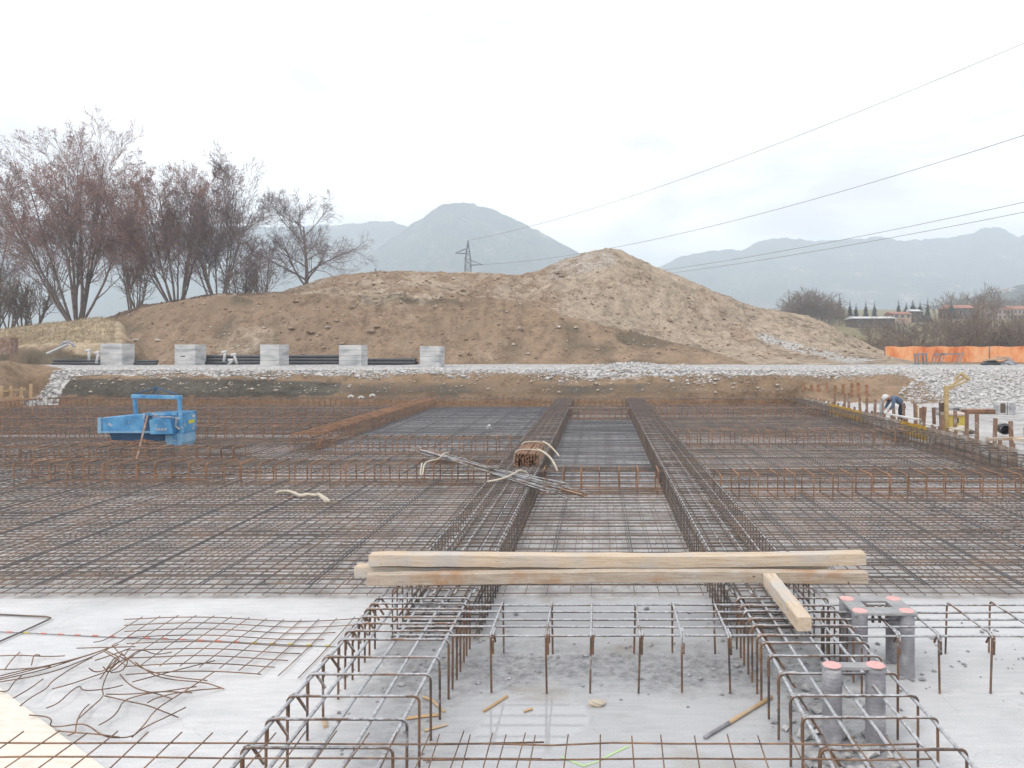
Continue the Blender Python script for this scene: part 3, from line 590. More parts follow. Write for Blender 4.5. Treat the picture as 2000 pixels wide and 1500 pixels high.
near_y = [5.39, 5.78, 6.21, 6.60, 7.0, 7.41] + [7.62 + .2 * i for i in range(6)]
NEAR = dict(ms=M['stirrup_near'], ml=M['rebar_near'], rl=.0155, rs_=.0115, n=8, hook=1)
g = 'rebar cages standing on the pale concrete'
cage('cement splashed rebar cage left of the damp middle, with hooked corners along the pale slab', 'y', 4.95, 8.75, -2.6, -1.5, where=[5.0] + near_y, nl=5, side=0, group=g, **NEAR)
cage('cement splashed rebar cage right of the middle, with grey ducts standing inside it', 'y', 4.6, 8.75, 1.6, 2.66, where=[4.55, 4.96, 5.38, 5.83, 6.19, 6.6, 7.0] + [7.3 + .22 * i for i in range(7)], nl=5, side=0, group=g, **{**NEAR, 'hookflip': False})
NEARX = {**NEAR, 'rl': .012}
cage('low cross cage of splashed bars spanning between the two near beam cages', 'x', -1.5, 1.62, 7.52, 8.5, where=[-1.09, -.53, -.09, .40, .84, 1.33], nl=5, side=0, group=g, jig=0, overhang=.6, **NEARX)
cage('cross cage of splashed bars right of the four duct bracket', 'x', 2.66, 6.6, 7.52, 8.5, where=[3.02, 3.44, 3.95, 4.45, 4.95, 5.45, 5.95, 6.4], nl=5, side=0, group=g, jig=.02, overhang=.5, **NEARX)
FAR = dict(ms=M['rebar_far'], ml=M['topsteel'])
cage('long rusty beam cage left of the middle lane, carrying the loose bar bundles', 'y', 8.9, 43.6, -2.5, -1.45, sp=.235, nl=5, rl=.015, rs_=.0095, side=2, ms=M['rebar_far'], ml=M['topsteel'], overhang=.05)
cage('long rusty beam cage right of the middle lane with pale speckled top bars', 'y', 8.9, 43.6, 1.55, 2.6, sp=.235, nl=5, rl=.015, rs_=.0095, side=2, overhang=.05, **FAR)
xc = dict(rl=.014, rs_=.0165, overhang=.05)
def row(label, x0, x1, y0, y1, sp, **k): cage(label, 'x', x0, x1, y0, y1, sp=sp, **{**xc, **dict(ms=M['hoop'], ml=M['mat_far']), **k})
row('nearest cross cage in the right bay, a row of dark hoops', 2.7, 10.8, 17.0, 18.0, .43)
row('second cross cage of the right bay, behind the nearest row of hoops', 2.7, 10.8, 26.0, 26.9, .40)
row('third cross cage of the right bay, in front of the rear edge', 2.7, 10.8, 35.9, 36.8, .3)
row('nearest cross cage of the middle lane, rusty hoops with pale tips', -1.4, 1.5, 17.6, 18.4, .45)
row('far cross cage of the middle lane near the rear edge', -1.4, 1.5, 35.9, 36.8, .3)
row('nearest row of rusty hoops in the left bay, behind the white crumpled strap', -14.8, -2.6, 18.7, 19.5, .44)
row('second row of hoops in the left bay, behind the loose bar bundle', -9.4, -2.6, 24.0, 24.8, .40)
row('row of orange brown hoops in front of the blue bucket', -32, -10.5, 21.6, 22.4, .36, ms=M['rust'])
row('row of orange brown hoops just behind the blue bucket', -32, -10.5, 27.6, 28.4, .36, ms=M['rust'])
row('third row of hoops behind the blue bucket', -32, -10.5, 31.2, 32.0, .36)
row('last row of hoops before the rear edge at the left', -32, -10.5, 36.2, 37.0, .36, ms=M['rust'])
row('rear edge cage running the whole width below the cut bank', -32, 11.8, 43.0, 44.0, .32, side=2)
cage('rust orange cage along the left bay, reaching the rear edge', 'y', 24.9, 42.9, -10.4, -9.5, sp=.36, ms=M['rust'], ml=M['hoop'], side=1, **xc)
cage('edge cage along the right formwork', 'y', 18.6, 42.9, 10.9, 11.65, sp=.5, ms=M['rebar_far'], ml=M['mat_far'], side=1, nl=3, **xc)
cage('edge cage along the pale orange formwork at the far left', 'y', 38.5, 42.9, -33.0, -32.2, sp=.3, ms=M['rust'], ml=M['rust'], **xc)

# ------------------------------------------------------------------ mesh mats in the bays
def bay(label, x0, x1, y0, y1, girders=True, sx=.2, sy=.2, top=.2, mat=None, rx=.0069, loose=1.0):
    root = empty('reinforcing_mat', (0, 0, 0), 0, label, 'rebar mat', 'welded mesh mats between the cages'); mat = mat or M['mat_far']
    for nm, z, r1, off in (('bottom_mesh', .05, .0055, .07), ('top_mesh', top, rx, 0)):
        m = MB(); y = y0 + .03 + off
        while y < y1:
            # bars are about six metres long and overlap a little, so no line is perfectly straight
            x = x0
            while x < x1:
                xe = min(x + rnd.uniform(4.5, 6), x1); m.bar((x - .2, y + rnd.uniform(-.025, .025), z + rnd.uniform(-.006, .01)), (xe, y + rnd.uniform(-.025, .025), z + rnd.uniform(-.006, .01)), r1 * 2, r1 * 2); x = xe
            y += sy * rnd.uniform(.75, 1.2) * (1.15 if z < .1 else 1)
        x = x0 + off; i = 0
        while x < x1:
            yy = y0
            while yy < y1:
                ye = min(yy + rnd.uniform(4.5, 6), y1); m.bar((x + rnd.uniform(-.015, .015), max(yy - .15, y0 - .01), z + r1 * 1.6), (x + rnd.uniform(-.015, .015), ye, z + r1 * 1.6), r1 * 1.6, r1 * 1.6); yy = ye
            x += sx * rnd.uniform(.85, 1.15) * (1.15 if z < .1 else 1)
        if nm == 'top_mesh':
            # loose bars thrown on top, not quite square with the mesh
            for _ in range(int((x1 - x0) * (y1 - y0) * .10 * loose) + 2):
                cx_, cy_ = rnd.uniform(x0 + 1, x1 - 1) if x1 - x0 > 3 else (x0 + x1) / 2, rnd.uniform(y0 + .3, y1 - .3); l = rnd.uniform(.5, min(2.4, (x1 - x0) / 2 - .1)); sl = rnd.uniform(-.06, .06)
                m.tube([(cx_ - l, cy_ - l * sl, top + .03), (cx_ + l, cy_ + l * sl, top + .025)], .008, 4)
            for _ in range(int((x1 - x0) * (y1 - y0) * 1.6 * loose)):          # tie wire ends and spacer feet
                cx_, cy_ = rnd.uniform(x0, x1), rnd.uniform(y0, y1); h = rnd.uniform(.03, .09)
                m.tube([(cx_, cy_, top), (cx_ + rnd.uniform(-.05, .05), cy_ + rnd.uniform(-.03, .03), top + h)], .006, 3)
        m.build(nm, mat, root)
    # laps between sheets: bars lying side by side
    m = MB(); x = x0 + .7
    while x < x1:
        if rnd.random() < .25: x += rnd.uniform(.1, .5); continue
        for k in (-.03, .02):
            m.bar((x + k + rnd.uniform(-.01, .01), y0 - .05, top + .012 + .006 * rnd.random()), (x + k + rnd.uniform(-.01, .01), y1, top + .014), .0125, .0125)
        x += 1.22 * rnd.uniform(.85, 1.15)
    m.build('lap_bars', M['lap'], root)
    if girders:
        y = y0 + .35; c = 0
        while y < y1 - .2 and c < 12:
            m = MB(); x = x0 + .05; up = 0; P = []
            while x < x1: P.append((x, y + (.05 if up else -.05), top - .02 if up else .06)); x += .1; up ^= 1
            m.tube(P, .0045, 4, caps=False); m.tube([(x0, y, top + .01), (x1, y, top + .01)], .006, 4)
            m.build('lattice_spacer', M['mat_far'], root); y += 1.2; c += 1
    return root
bay('mesh mat of the left bay from the pale concrete back to the first hoops', -9.6, -2.6, 10.35, 18.6)
bay('mesh mat of the left bay between the first and second rows of hoops', -9.4, -2.6, 19.55, 23.95, girders=False)
bay('smooth grey mesh mat behind the loose bars, up to the rear edge', -9.4, -2.6, 24.9, 42.9, girders=False, mat=M['mat_grey'], sx=.27, sy=.21, top=.12, rx=.0064, loose=.3)
bay('mesh mat at the far left in front of the bucket', -22, -9.7, 10.35, 18.6)
bay('mesh mat under the blue bucket and around it', -32, -9.5, 18.7, 27.5, girders=False)
bay('mesh mat behind the blue bucket reaching to the rear edge', -32, -9.5, 28.5, 42.9, girders=False)
bay('mesh mat of the middle lane nearest to the timber beams', -1.42, 1.52, 10.35, 17.55, sx=.28, sy=.27, rx=.0062, loose=.5)
bay('mesh mat of the middle lane behind its first hoops', -1.42, 1.52, 18.5, 35.8, girders=False, mat=M['mat_grey'], sx=.27, sy=.21, top=.12, rx=.0064, loose=.3)
bay('short mesh mat of the middle lane at the rear edge', -1.42, 1.52, 36.9, 42.9, girders=False)
bay('mesh mat of the right bay from the pale concrete back to the first hoops', 2.65, 12.5, 10.35, 16.95)
bay('mesh mat of the right bay between the first and second rows of hoops', 2.65, 11.8, 18.05, 25.9, girders=False)
bay('mesh mat of the right bay between the second and third rows of hoops', 2.65, 11.8, 27.0, 35.8, girders=False)
bay('last mesh mat of the right bay beside the rear edge', 2.65, 11.8, 36.9, 42.9, girders=False)

# welded sheets lying across the near cages at the bottom of the picture
def sheet(label, x0, x1, rows, y0, y1, z, sp, mat):
    root = empty('mesh_sheet', (0, 0, 0), 0, label, 'mesh sheet')
    m = MB()
    for y in rows: m.tube([(x0 + (x1 - x0) * i / 8, y + rnd.uniform(-.008, .008), z + rnd.uniform(-.008, .008)) for i in range(9)], .0064, 6)
    m.build('cross_wires', mat, root, smooth=True)
    m = MB(); x = x0 + .06
    while x < x1:
        m.tube([(x, y0, z + .012), (x + rnd.uniform(-.02, .02), (y0 + y1) / 2, z + .012), (x + rnd.uniform(-.02, .02), y1 + rnd.uniform(-.02, .02), z + .012)], .0052, 6); x += sp * rnd.uniform(.98, 1.02)
    m.build('long_wires', mat, root, smooth=True); return root
sheet('rusty welded mesh sheet over the plywood sheet, nearest the viewer at left', -6.2, -.40, [5.385, 5.19, 4.98, 4.77], 4.6, 5.52, .635, .232, M['wire'])
sheet('rusty welded mesh sheet nearest the viewer in the middle, reaching the duct cage', -1.22, 2.3, [5.345, 5.15, 4.94, 4.73], 4.6, 5.44, .65, .232, M['wire'])

# torn mesh on the left slab
root = empty('bent_mesh_sheet', (0, 0, 0), 0, 'bent and torn rusty mesh sheet lying on the pale slab at the left', 'mesh sheet')
def warp(x, y):
    e = sstep(0, 1, np.clip((-4.9 - x) / 1.2, 0, 1)) * sstep(0, 1, np.clip((9.0 - y) / 1.0, 0, 1))
    return (x + e * .25 * math.sin(y * 5 + x), y - e * .22 * math.cos(x * 4) + .015 * math.sin(3 * x + y), .02 + .05 * (1 + math.sin(2.2 * x + 1.4 * y)) * .5 + e * .14 * (1 + math.sin(5 * x + 3 * y)))
m = MB()
for j in range(9):
    y = 9.47 - .2 * j; xl = -6.05 + .13 * j; xr = -3.1 - .06 * j if j > 1 else -3.05
    m.tube([warp(xl + (xr - xl) * i / 24, y) for i in range(25)], .0062, 5)
m.build('cross_wires', M['wire'], root, smooth=True)
m = MB(); x = -5.85; k = 0
while x < -3.05:
    yb = 8.0 + (.5 if x < -5.2 else 0) - .12 * (x + 4.5)
    m.tube([warp(x - .03 * i / 14, 9.53 + rnd.uniform(-.004, .004) + (yb - 9.53) * i / 14) for i in range(15)], .0056, 5); x += .226; k += 1
m.build('long_wires', M['wire'], root, smooth=True)
torn = [[(0, 915), (250, 850), (420, 810), (600, 760), (770, 695)], [(0, 940), (300, 890), (520, 810), (700, 730)], [(0, 900), (160, 860), (330, 830), (560, 770), (740, 710)], [(0, 925), (280, 862), (470, 800), (640, 742), (760, 700)],
 [(70, 1055), (200, 980), (280, 920)], [(130, 1095), (200, 1040), (310, 980), (330, 940), (480, 840), (600, 780)], [(300, 1110), (380, 1080), (460, 1000), (520, 960), (535, 1000), (700, 985), (800, 960)],
 [(340, 985), (440, 960), (560, 920), (700, 870)], [(490, 1265), (500, 1190), (540, 1120), (580, 1085)], [(505, 1185), (600, 1100), (680, 1030), (660, 990), (700, 880), (760, 800)], [(680, 1030), (900, 1080), (960, 1090), (1160, 1170)],
 [(645, 1220), (720, 1180), (770, 1130), (800, 1060), (930, 1020), (1080, 1000), (1280, 970)], [(190, 1155), (310, 1165), (340, 1190), (320, 1230), (400, 1230), (520, 1210), (580, 1225), (650, 1280), (720, 1305), (860, 1300), (930, 1240), (1080, 1170), (1210, 1105)],
 [(330, 1255), (500, 1270), (640, 1280), (780, 1300)], [(860, 1300), (940, 1220), (1010, 1120), (1120, 1050), (1250, 970), (1400, 870)], [(440, 1290), (490, 1270)], [(780, 890), (830, 950), (900, 990), (1020, 1015), (1120, 1050)],
 [(700, 880), (780, 800), (840, 790), (880, 830), (1000, 880), (1150, 910), (1350, 930)], [(580, 850), (620, 880), (700, 860), (800, 790), (700, 740)], [(500, 720), (700, 715), (880, 710)], [(670, 840), (720, 890), (880, 740), (940, 730), (1010, 765), (1120, 745)],
 [(0, 770), (130, 765), (300, 775), (420, 770)], [(30, 860), (80, 790), (130, 745)], [(205, 830), (220, 760), (260, 765)], [(0, 860), (150, 855), (330, 840)], [(0, 1000), (50, 1005), (90, 940), (140, 900)],
 [(680, 740), (760, 790), (830, 840)], [(730, 700), (800, 780), (830, 740)], [(650, 920), (720, 830), (790, 760)], [(690, 860), (760, 760), (820, 800), (870, 770)], [(620, 800), (740, 760), (850, 720)], [(720, 880), (800, 870), (840, 800), (790, 750)],
 [(880, 810), (1000, 900), (1150, 930), (1330, 940), (1460, 985)], [(960, 1075), (1020, 1040), (1200, 1000), (1440, 980)], [(690, 1020), (860, 1020), (1050, 1000), (1250, 1010)], [(860, 940), (1010, 900), (1200, 850), (1400, 800)]]
def smooth(P, it=2):
    for _ in range(it):
        Q = [P[0]]
        for a, b in zip(P, P[1:]): Q += [tuple(.75 * i + .25 * j for i, j in zip(a, b)), tuple(.25 * i + .75 * j for i, j in zip(a, b))]
        P = Q + [P[-1]]
    return P
m = MB()
for L in torn:
    ph = rnd.uniform(0, 6); P = []
    for i, (x, y) in enumerate(L):
        z = .012 + .07 * abs(math.sin(i * 1.3 + ph)) + (.12 if 560 < x < 900 and 690 < y < 860 else 0); P.append(gp(x * .3, 1050 + y * .3, z))
    m.tube(smooth(P), .0062, 5)
m.build('torn_wires', M['wire'], root, smooth=True)
# bent hoop end, marking cord, plywood
m = MB(); m.tube(smooth([gp(-90, 1196, .02), gp(60, 1203, .02), gp(101, 1205, .03), gp(92, 1212, .03), gp(-40, 1270, .02)], 1), .011, 6)
tag(m.build('bent_bar', M['rebar_far'], smooth=True), 'thick bent bar with a sharp corner on the slab at the left picture edge', 'bent bar')
root = empty('marking_cord', (0, 0, 0), 0, 'dark cord with red and yellow marks stretched over the left slab', 'cord')
A_, B_ = Vector(gp(-60, 1232, .012)), Vector(gp(662, 1263, .012)); m = MB(); m.tube([A_.lerp(B_, i / 12) + Vector((0, 0, .004 * math.sin(i))) for i in range(13)], .0055, 5); m.build('cord', M['cable'], root)
M['redmark'] = nmat('red_tape', [(.3, (.72, .20, .14)), (.7, (.80, .30, .22))], 4, 2, .6); M['yelmark'] = nmat('ochre_tape', [(.3, (.60, .50, .08)), (.7, (.7, .6, .14))], 4, 2, .6)
for i in range(21):
    q = (i + .4) / 21; m = MB(); d = (B_ - A_).normalized(); p = A_.lerp(B_, q) + Vector((0, 0, .006)); m.tube([p - d * .035, p - d * .02, p + d * .02, p + d * .035], .0085, 6); m.build('marker', M['yelmark' if (i == 3 or i > 15) else 'redmark'], root)
pa, pb = Vector(gp(0, 1349)), Vector(gp(196, 1500)); d = (pb - pa).normalized(); nrm = Vector((-d.y, d.x, 0)); nrm = nrm if nrm.x < 0 else -nrm
q0, q1 = pa - d * .62, pb + d * 1.3; m = MB(); vs = [tuple(p + Vector((0, 0, z))) for z in (.012, .033) for p in (q0, q1, q1 + nrm * 1.25, q0 + nrm * 1.25)]
m.add(vs, [(3, 2, 1, 0), (4, 5, 6, 7), (0, 1, 5, 4), (1, 2, 6, 5), (2, 3, 7, 6), (3, 0, 4, 7)]); tag(m.build('plywood_sheet', M['ply'], bevel=.003), 'pale stained plywood sheet on the slab in the bottom left corner', 'plywood')

# ------------------------------------------------------------------ timbers on the cages
def beam(name, a, b, wd, h, mat, label, cat='timber', group=None, seg=26, bow=.012):
    a = Vector(a); b = Vector(b); L = (b - a).length; d = (b - a).normalized(); m = MB(); ph = rnd.uniform(0, 6)
    for i in range(seg + 1):
        x = L * i / seg; dz = bow * math.sin(x * .9 + ph) + rnd.uniform(-.0025, .0025); dy = bow * math.cos(x * .7 + ph)
        for sy, sz in ((-1, 0), (1, 0), (1, 1), (-1, 1)):
            e = .0035; m.v.append((x, sy * wd / 2 + dy + rnd.uniform(-e, e), sz * h + dz + rnd.uniform(-e, e)))
    for i in range(seg):
        for k in range(4): q = i * 4 + k; r_ = i * 4 + (k + 1) % 4; m.f.append((q, q + 4, r_ + 4, r_))
    m.f.append((0, 1, 2, 3)); m.f.append(tuple(seg * 4 + k for k in (3, 2, 1, 0)))
    o = m.build(name, mat, bevel=.006); fixn(o); o.location = a; o.rotation_euler = d.to_track_quat('X', 'Z').to_euler()
    return tag(o, label, cat, group)
g = 'long timber beams laid across the cages'
zb = .612
beam('timber_beam', (-2.84, 9.12, zb), (3.26, 9.06, zb + .04), .14, .135, M['timber_grey'], 'front timber beam of the stack, grey and rust stained, lying lowest', group=g)
beam('timber_beam', (-3.08, 9.42, zb), (2.9, 9.46, zb), .17, .13, M['timber'], 'hidden timber beam with only its pale left end showing under the others', group=g)
beam('timber_beam', (-2.88, 9.36, zb + .145), (3.34, 9.36, zb + .165), .19, .145, M['timber'], 'upper pale timber beam lying on top of the stack behind the grey one', group=g)
beam('timber_beam', (2.07, 7.50, zb + .012), (2.05, 9.0, zb + .02), .155, .145, M['timber'], 'short pale timber pointing at the viewer, end grain showing, on the right cage', seg=10)

# grey ducts with pink caps
def duct(x, y, root, zt, r=.082):
    m = MB(); n = 20; zs = np.linspace(0.0, zt, 61)
    for i, z in enumerate(zs):
        rr = r + (.0022 if i % 3 == 1 else -.0012)
        for k in range(n): m.v.append((x + rr * math.cos(2 * math.pi * k / n), y + rr * math.sin(2 * math.pi * k / n), float(z)))
    for i in range(60):
        for k in range(n): a = i * n + k; b = i * n + (k + 1) % n; m.f.append((a, b, b + n, a + n))
    m.f.append(tuple(60 * n + k for k in range(n))); o = m.build('duct', M['duct'], root, smooth=True)
    # anchor bolt stands inside the duct
    cp = MB(); cp.tube([(x, y, zt + .0265), (x, y, zt + .0285)], r * .92, 24); c = cp.build('cap', M['pink'], o); return o
def pframe(root, x0, x1, y0, y1, ix0, ix1, iy0, iy1, z):
    m = MB(); t = .024
    for a in ((x0, x1, y0, iy0), (x0, x1, iy1, y1), (x0, ix0, iy0, iy1), (ix1, x1, iy0, iy1)): m.box(a[0], a[1], a[2], a[3], z, z + t)
    m.build('bracket_plate', M['plate'], root)
root = empty('duct_bracket', (3.04, 8.1, 0), 0, 'four grey corrugated ducts joined by a square plate with pink caps', 'anchor bracket')
for x, y in ((-.26, -.18), (.24, -.18), (-.27, .20), (.25, .20)): duct(x, y, root, .675)
pframe(root, -.345, .325, -.265, .285, -.15, .14, -.07, .12, .677)
for i in range(4):
    m = MB(); m.tube([(-.12 + .075 * i, .02, .5), (-.12 + .075 * i, .02, .69)], .016, 8); m.tube([(-.12 + .075 * i, .02, .665), (-.12 + .075 * i, .02, .685)], .026, 6); m.build('bolt', M['rebar_far'], root)
root = empty('duct_bracket', (2.225, 6.5, 0), 0, 'two grey ducts under a narrow plate with two pink caps, inside the right cage', 'anchor bracket')
for x in (-.185, .195): duct(x, 0, root, .70, .085)
m = MB(); m.box(-.27, .28, -.05, .06, .702, .726); m.build('bracket_plate', M['plate'], root)
root = empty('steel_anchor', (1.95, 8.25, 0), 0, 'dark upright bar cluster standing left of the four duct bracket inside the cage', 'anchor bars')
for i in range(4): m = MB(); m.tube([(.55 + .05 * (i % 2), .1 * i - .12, 0), (.55 + .05 * (i % 2), .1 * i - .12, .57)], .013, 6); m.build('bar', M['rebar_far'], root)

# small things on the slab
def stick(name, pix, r, mat, label, cat, n=6, z=.012):
    m = MB(); m.tube([gp(x, y, z) for x, y in pix], r, n); return tag(m.build(name, mat, smooth=False), label, cat)
root = empty('broken_tool', (0, 0, 0), 0, 'round wooden tool handle with a dark grey end on the damp concrete', 'tool handle')
a, b = Vector(gp(1376, 1440, .02)), Vector(gp(1507, 1361, .02)); c = a.lerp(b, .34); m = MB(); m.tube([c, c.lerp(b, .5), b], .0185, 10); m.build('wooden_shaft', M['freshwood'], root, smooth=True); m = MB(); m.tube([a, a.lerp(c, .1), c], .0165, 10); m.build('metal_end', M['duct'], root, smooth=True)
stick('wood_offcut', [(944, 1389), (968, 1374), (991, 1359)], .013, M['freshwood'], 'thin fresh wood offcut left of the puddle, tilted up to the right', 'wood offcut', 5)
stick('wood_offcut', [(1023, 1389), (1040, 1384)], .012, M['freshwood'], 'tiny wood chip lying in the middle of the puddle', 'wood offcut', 4)
stick('wood_offcut', [(790, 1404), (826, 1399), (858, 1396)], .017, M['freshwood'], 'longest fresh wood strip at the inner edge of the left near cage', 'wood offcut', 4)
stick('wood_offcut', [(829, 1427), (873, 1415)], .015, M['freshwood'], 'short fresh wood strip nearest the bottom mesh beside the left cage', 'wood offcut', 4)
stick('wood_offcut', [(826, 1361), (845, 1368), (868, 1390)], .013, M['freshwood'], 'curved wood strip leaning behind the hoops of the left near cage', 'wood offcut', 4)
stick('wood_offcut', [(632, 1403), (636, 1420)], .02, M['freshwood'], 'stubby orange wood piece inside the left near cage', 'wood offcut', 5)
m = MB(); c = Vector(gp(1165, 1378, 0)); import bmesh
def pebble(c, sx, sy, sz, seed, name, mat, label, cat):
    bm = bmesh.new(); bmesh.ops.create_icosphere(bm, subdivisions=3, radius=1); rr = random.Random(seed); o3 = [rr.uniform(0, 9) for _ in range(6)]
    for v in bm.verts:
        k = 1 + .16 * math.sin(3 * v.co.x + o3[0]) * math.cos(4 * v.co.y + o3[1]) + .10 * math.sin(7 * v.co.z + 5 * v.co.x + o3[2]); v.co *= k; v.co.x *= sx; v.co.y *= sy; v.co.z = max(v.co.z, -.6) * sz
    me = bpy.data.meshes.new(name); bm.to_mesh(me); bm.free(); me.materials.append(mat); o = bpy.data.objects.new(name, me); C.objects.link(o); o.location = (c[0], c[1], c[2] + .6 * sz); return tag(o, label, cat)
pebble(c, .085, .05, .038, 4, 'stone', M['strap'], 'pale cream lump lying right of the puddle', 'stone')

# ------------------------------------------------------------------ bundles and straps on the left beam cage
root = empty('bar_bundle', (-1.78, 18.1, .6), 0, 'rusty block of short bars tied up with cream straps on the left beam cage', 'bar bundle')
m = MB(); rb = random.Random(2)
for i in range(9):
    for j in range(6):
        x = -.27 + .066 * i + rb.uniform(-.012, .012); z = .035 + .055 * j + rb.uniform(-.01, .01); dy = rb.uniform(-.08, .08)
        m.tube([(x, dy, z), (x + .01, 1.2 + dy, z + .01), (x + .03, 2.3 + dy, z)], .03, 5)
m.build('short_bars', M['rust'], root)
def strap(name, pts, r, parent=None, mat=None):
    m = MB(); P = smooth([Vector(p)[:] for p in pts]); m.tube(P, r, 6); o = m.build(name, mat or M['strap'], parent, smooth=True); return o
for y in (.35, 1.9):
    strap('strap', [(-.32, y, .02), (-.33, y, .2), (-.28, y, .37), (0, y + .02, .385), (.27, y, .37), (.31, y, .2), (.3, y, .02)], .018, root)
strap('strap', [(.25, .35, .38), (.42, .2, .34), (.62, -.05, .22), (.74, -.25, .05), (.80, -.3, -.10)], .028, root)
strap('strap', [(.27, 1.9, .38), (.45, 1.6, .34), (.68, 1.2, .18), (.75, 1.0, .12)], .026, root)
a, b = Vector((-4.95, 20.2, .78)), Vector((-.42, 14.35, .66)); mid = a.lerp(b, .52)
root = empty('bar_bundle', mid, 0, 'long dark bundle of loose bars lying slantwise over the left beam cage', 'bar bundle'); m = MB()
for i in range(22):
    o1 = Vector((rnd.uniform(-.20, .20), rnd.uniform(-.20, .20), rnd.uniform(-.06, .09))); o2 = Vector((rnd.uniform(-.24, .24), rnd.uniform(-.24, .24), rnd.uniform(-.06, .10)))
    s0 = rnd.uniform(-.02, .16); s1 = rnd.uniform(.86, 1.02); m.tube([a.lerp(b, s0) - mid + o1, (a.lerp(b, .5) - mid) + (o1 + o2) * .4 + Vector((0, 0, -.02)), a.lerp(b, s1) - mid + o2], .0105, 5)
m.build('long_bars', M['topsteel'], root)
for s0_, s1_ in ((-.02, .2), (.93, 1.03)):
    m = MB()
    for i in range(6):
        o1 = Vector((rnd.uniform(-.08, .08), rnd.uniform(-.08, .08), rnd.uniform(-.02, .07))); m.tube([a.lerp(b, s0_ + (.02 * i if s0_ < 0 else 0)) - mid + o1, a.lerp(b, s1_) - mid + o1], .013, 5)
    m.build('rusty_end', M['rust'], root)
def at(px, py, z): return Vector(gp(px, py, z))
strap('strap', [at(876, 884, .86) - mid, at(868, 884, .95) - mid, at(858, 897, .80) - mid, at(838, 900, .74) - mid, at(828, 906, .70) - mid, at(826, 926, .55) - mid, at(820, 930, .52) - mid, at(824, 905, .70) - mid], .020, root)
strap('strap', [at(1030, 925, .72) - mid, at(1015, 917, .86) - mid, at(1004, 926, .76) - mid, at(980, 936, .68) - mid, at(952, 941, .64) - mid], .026, root)
m = MB(); P = [(540, 962), (556, 960), (572, 962), (586, 969), (598, 966), (612, 968), (622, 965), (634, 974), (640, 979)]
for z, dx, w_ in ((.24, 0, .045), (.27, 3, .03)):
    m.tube(smooth([gp(x + dx, y + rnd.uniform(-1.5, 1.5), z + .05 * rnd.random()) for x, y in P], 1), w_, 5)
o = m.build('crumpled_strap', M['strap'], smooth=True); tag(o, 'crumpled cream strap lying alone on the left mesh mat', 'strap')
m = MB(); m.tube(smooth([gp(952, 838, .25), gp(955, 829, .45), gp(958, 835, .3)], 1), .05, 5); tag(m.build('plastic_scrap', M['white']), 'small white plastic scrap on the smooth grey mat beyond the bar bundles', 'scrap')
for q, (px, py) in enumerate([(680, 776), (700, 778), (722, 774)]):
    m = MB(); x, y, z = wp(px, py, 43); m.tube(smooth([(x, y, z), (x + .15, y, z + .12), (x + .3, y, z + .02)], 1), .06, 5)
    tag(m.build('plastic_scrap', M['white']), ['left', 'middle', 'right'][q] + ' one of three whitish scraps caught on the rear edge cage', 'scrap', 'whitish scraps on the rear edge')

# ------------------------------------------------------------------ blue concrete bucket
S = 24.5 / 1450
def bl(px, py): return ((px - 287) * S, (878 - py) * S)
root = empty('concrete_bucket', ((287 - VX) * S, 24.5, .16), 0, 'blue concrete pouring bucket with a lifting frame standing on the left mesh', 'concrete bucket')
P = lambda L: [bl(*q) for q in L]
side = P([(195, 817), (285, 808), (330, 806), (360, 806), (360, 846), (300, 845), (196, 843)])
m = MB(); m.extrude(side, 0, .05); m.extrude(side, .70, .75); fixn(m.build('trough', M['blue'], root, bevel=.02))
m = MB(); m.extrude(P([(195, 817), (199, 817), (199, 843), (195, 843)]), .05, .70); fixn(m.build('end_panel', M['blue'], root)); m = MB(); m.extrude(P([(357, 806), (360, 806), (360, 846), (357, 846)]), .05, .70); fixn(m.build('end_panel', M['blue'], root))
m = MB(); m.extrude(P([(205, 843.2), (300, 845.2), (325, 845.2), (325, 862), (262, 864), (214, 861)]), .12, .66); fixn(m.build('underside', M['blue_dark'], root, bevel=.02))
m = MB(); m.extrude(P([(194, 842), (299, 842), (299, 846), (194, 846)]), -.035, .0); m.extrude(P([(192, 816), (199, 815), (199, 846), (192, 846)]), -.04, -.005); fixn(m.build('lip_rail', M['blue_pale'], root))
m = MB(); m.extrude(P([(285, 807), (347, 805), (347, 811), (285, 812)]), -.05, -.005); fixn(m.build('rim', M['blue'], root))
m = MB(); m.extrude(P([(284, 812), (299, 812), (299, 842), (280, 842)]), -.02, -.004); fixn(m.build('painted_shadow', M['blue_dark'], root))  # shadow left of the hopper box, put in as a dark sheet
m = MB(); m.extrude(P([(301, 820), (310, 816), (341, 814), (347, 847), (303, 847)]), -.28, -.006); fixn(m.build('hopper_box', M['blue'], root, bevel=.02))
m = MB(); m.extrude(P([(326, 848), (358, 847), (359, 850), (359, 864), (354, 875), (325, 875)]), -.1, .72); fixn(m.build('discharge_chute', M['blue_pale'], root, bevel=.02))
m = MB(); m.extrude(P([(342, 848), (348, 848), (350, 875), (344, 875)]), -.15, -.105); fixn(m.build('chute_strut', M['blue'], root))
m = MB()
m.extrude(P([(238.5, 780), (244.5, 780), (247.5, 816), (241.5, 817)]), .53, .63); fixn(m.build('frame_post', M['blue'], root, bevel=.01)); m = MB()
m.extrude(P([(349, 780), (355, 780), (360, 848), (354, 848)]), -.10, -.008); fixn(m.build('frame_post', M['blue'], root, bevel=.01))
m = MB(); x0_, z0_ = bl(237.5, 780); x1_, z1_ = bl(356, 772.8)
m.add([(x0_, .48, z0_), (x1_, -.13, z0_), (x1_, .03, z0_), (x0_, .66, z0_), (x0_, .48, z1_), (x1_, -.13, z1_), (x1_, .03, z1_), (x0_, .66, z1_)], [(0, 3, 2, 1), (4, 5, 6, 7), (0, 1, 5, 4), (1, 2, 6, 5), (2, 3, 7, 6), (3, 0, 4, 7)])
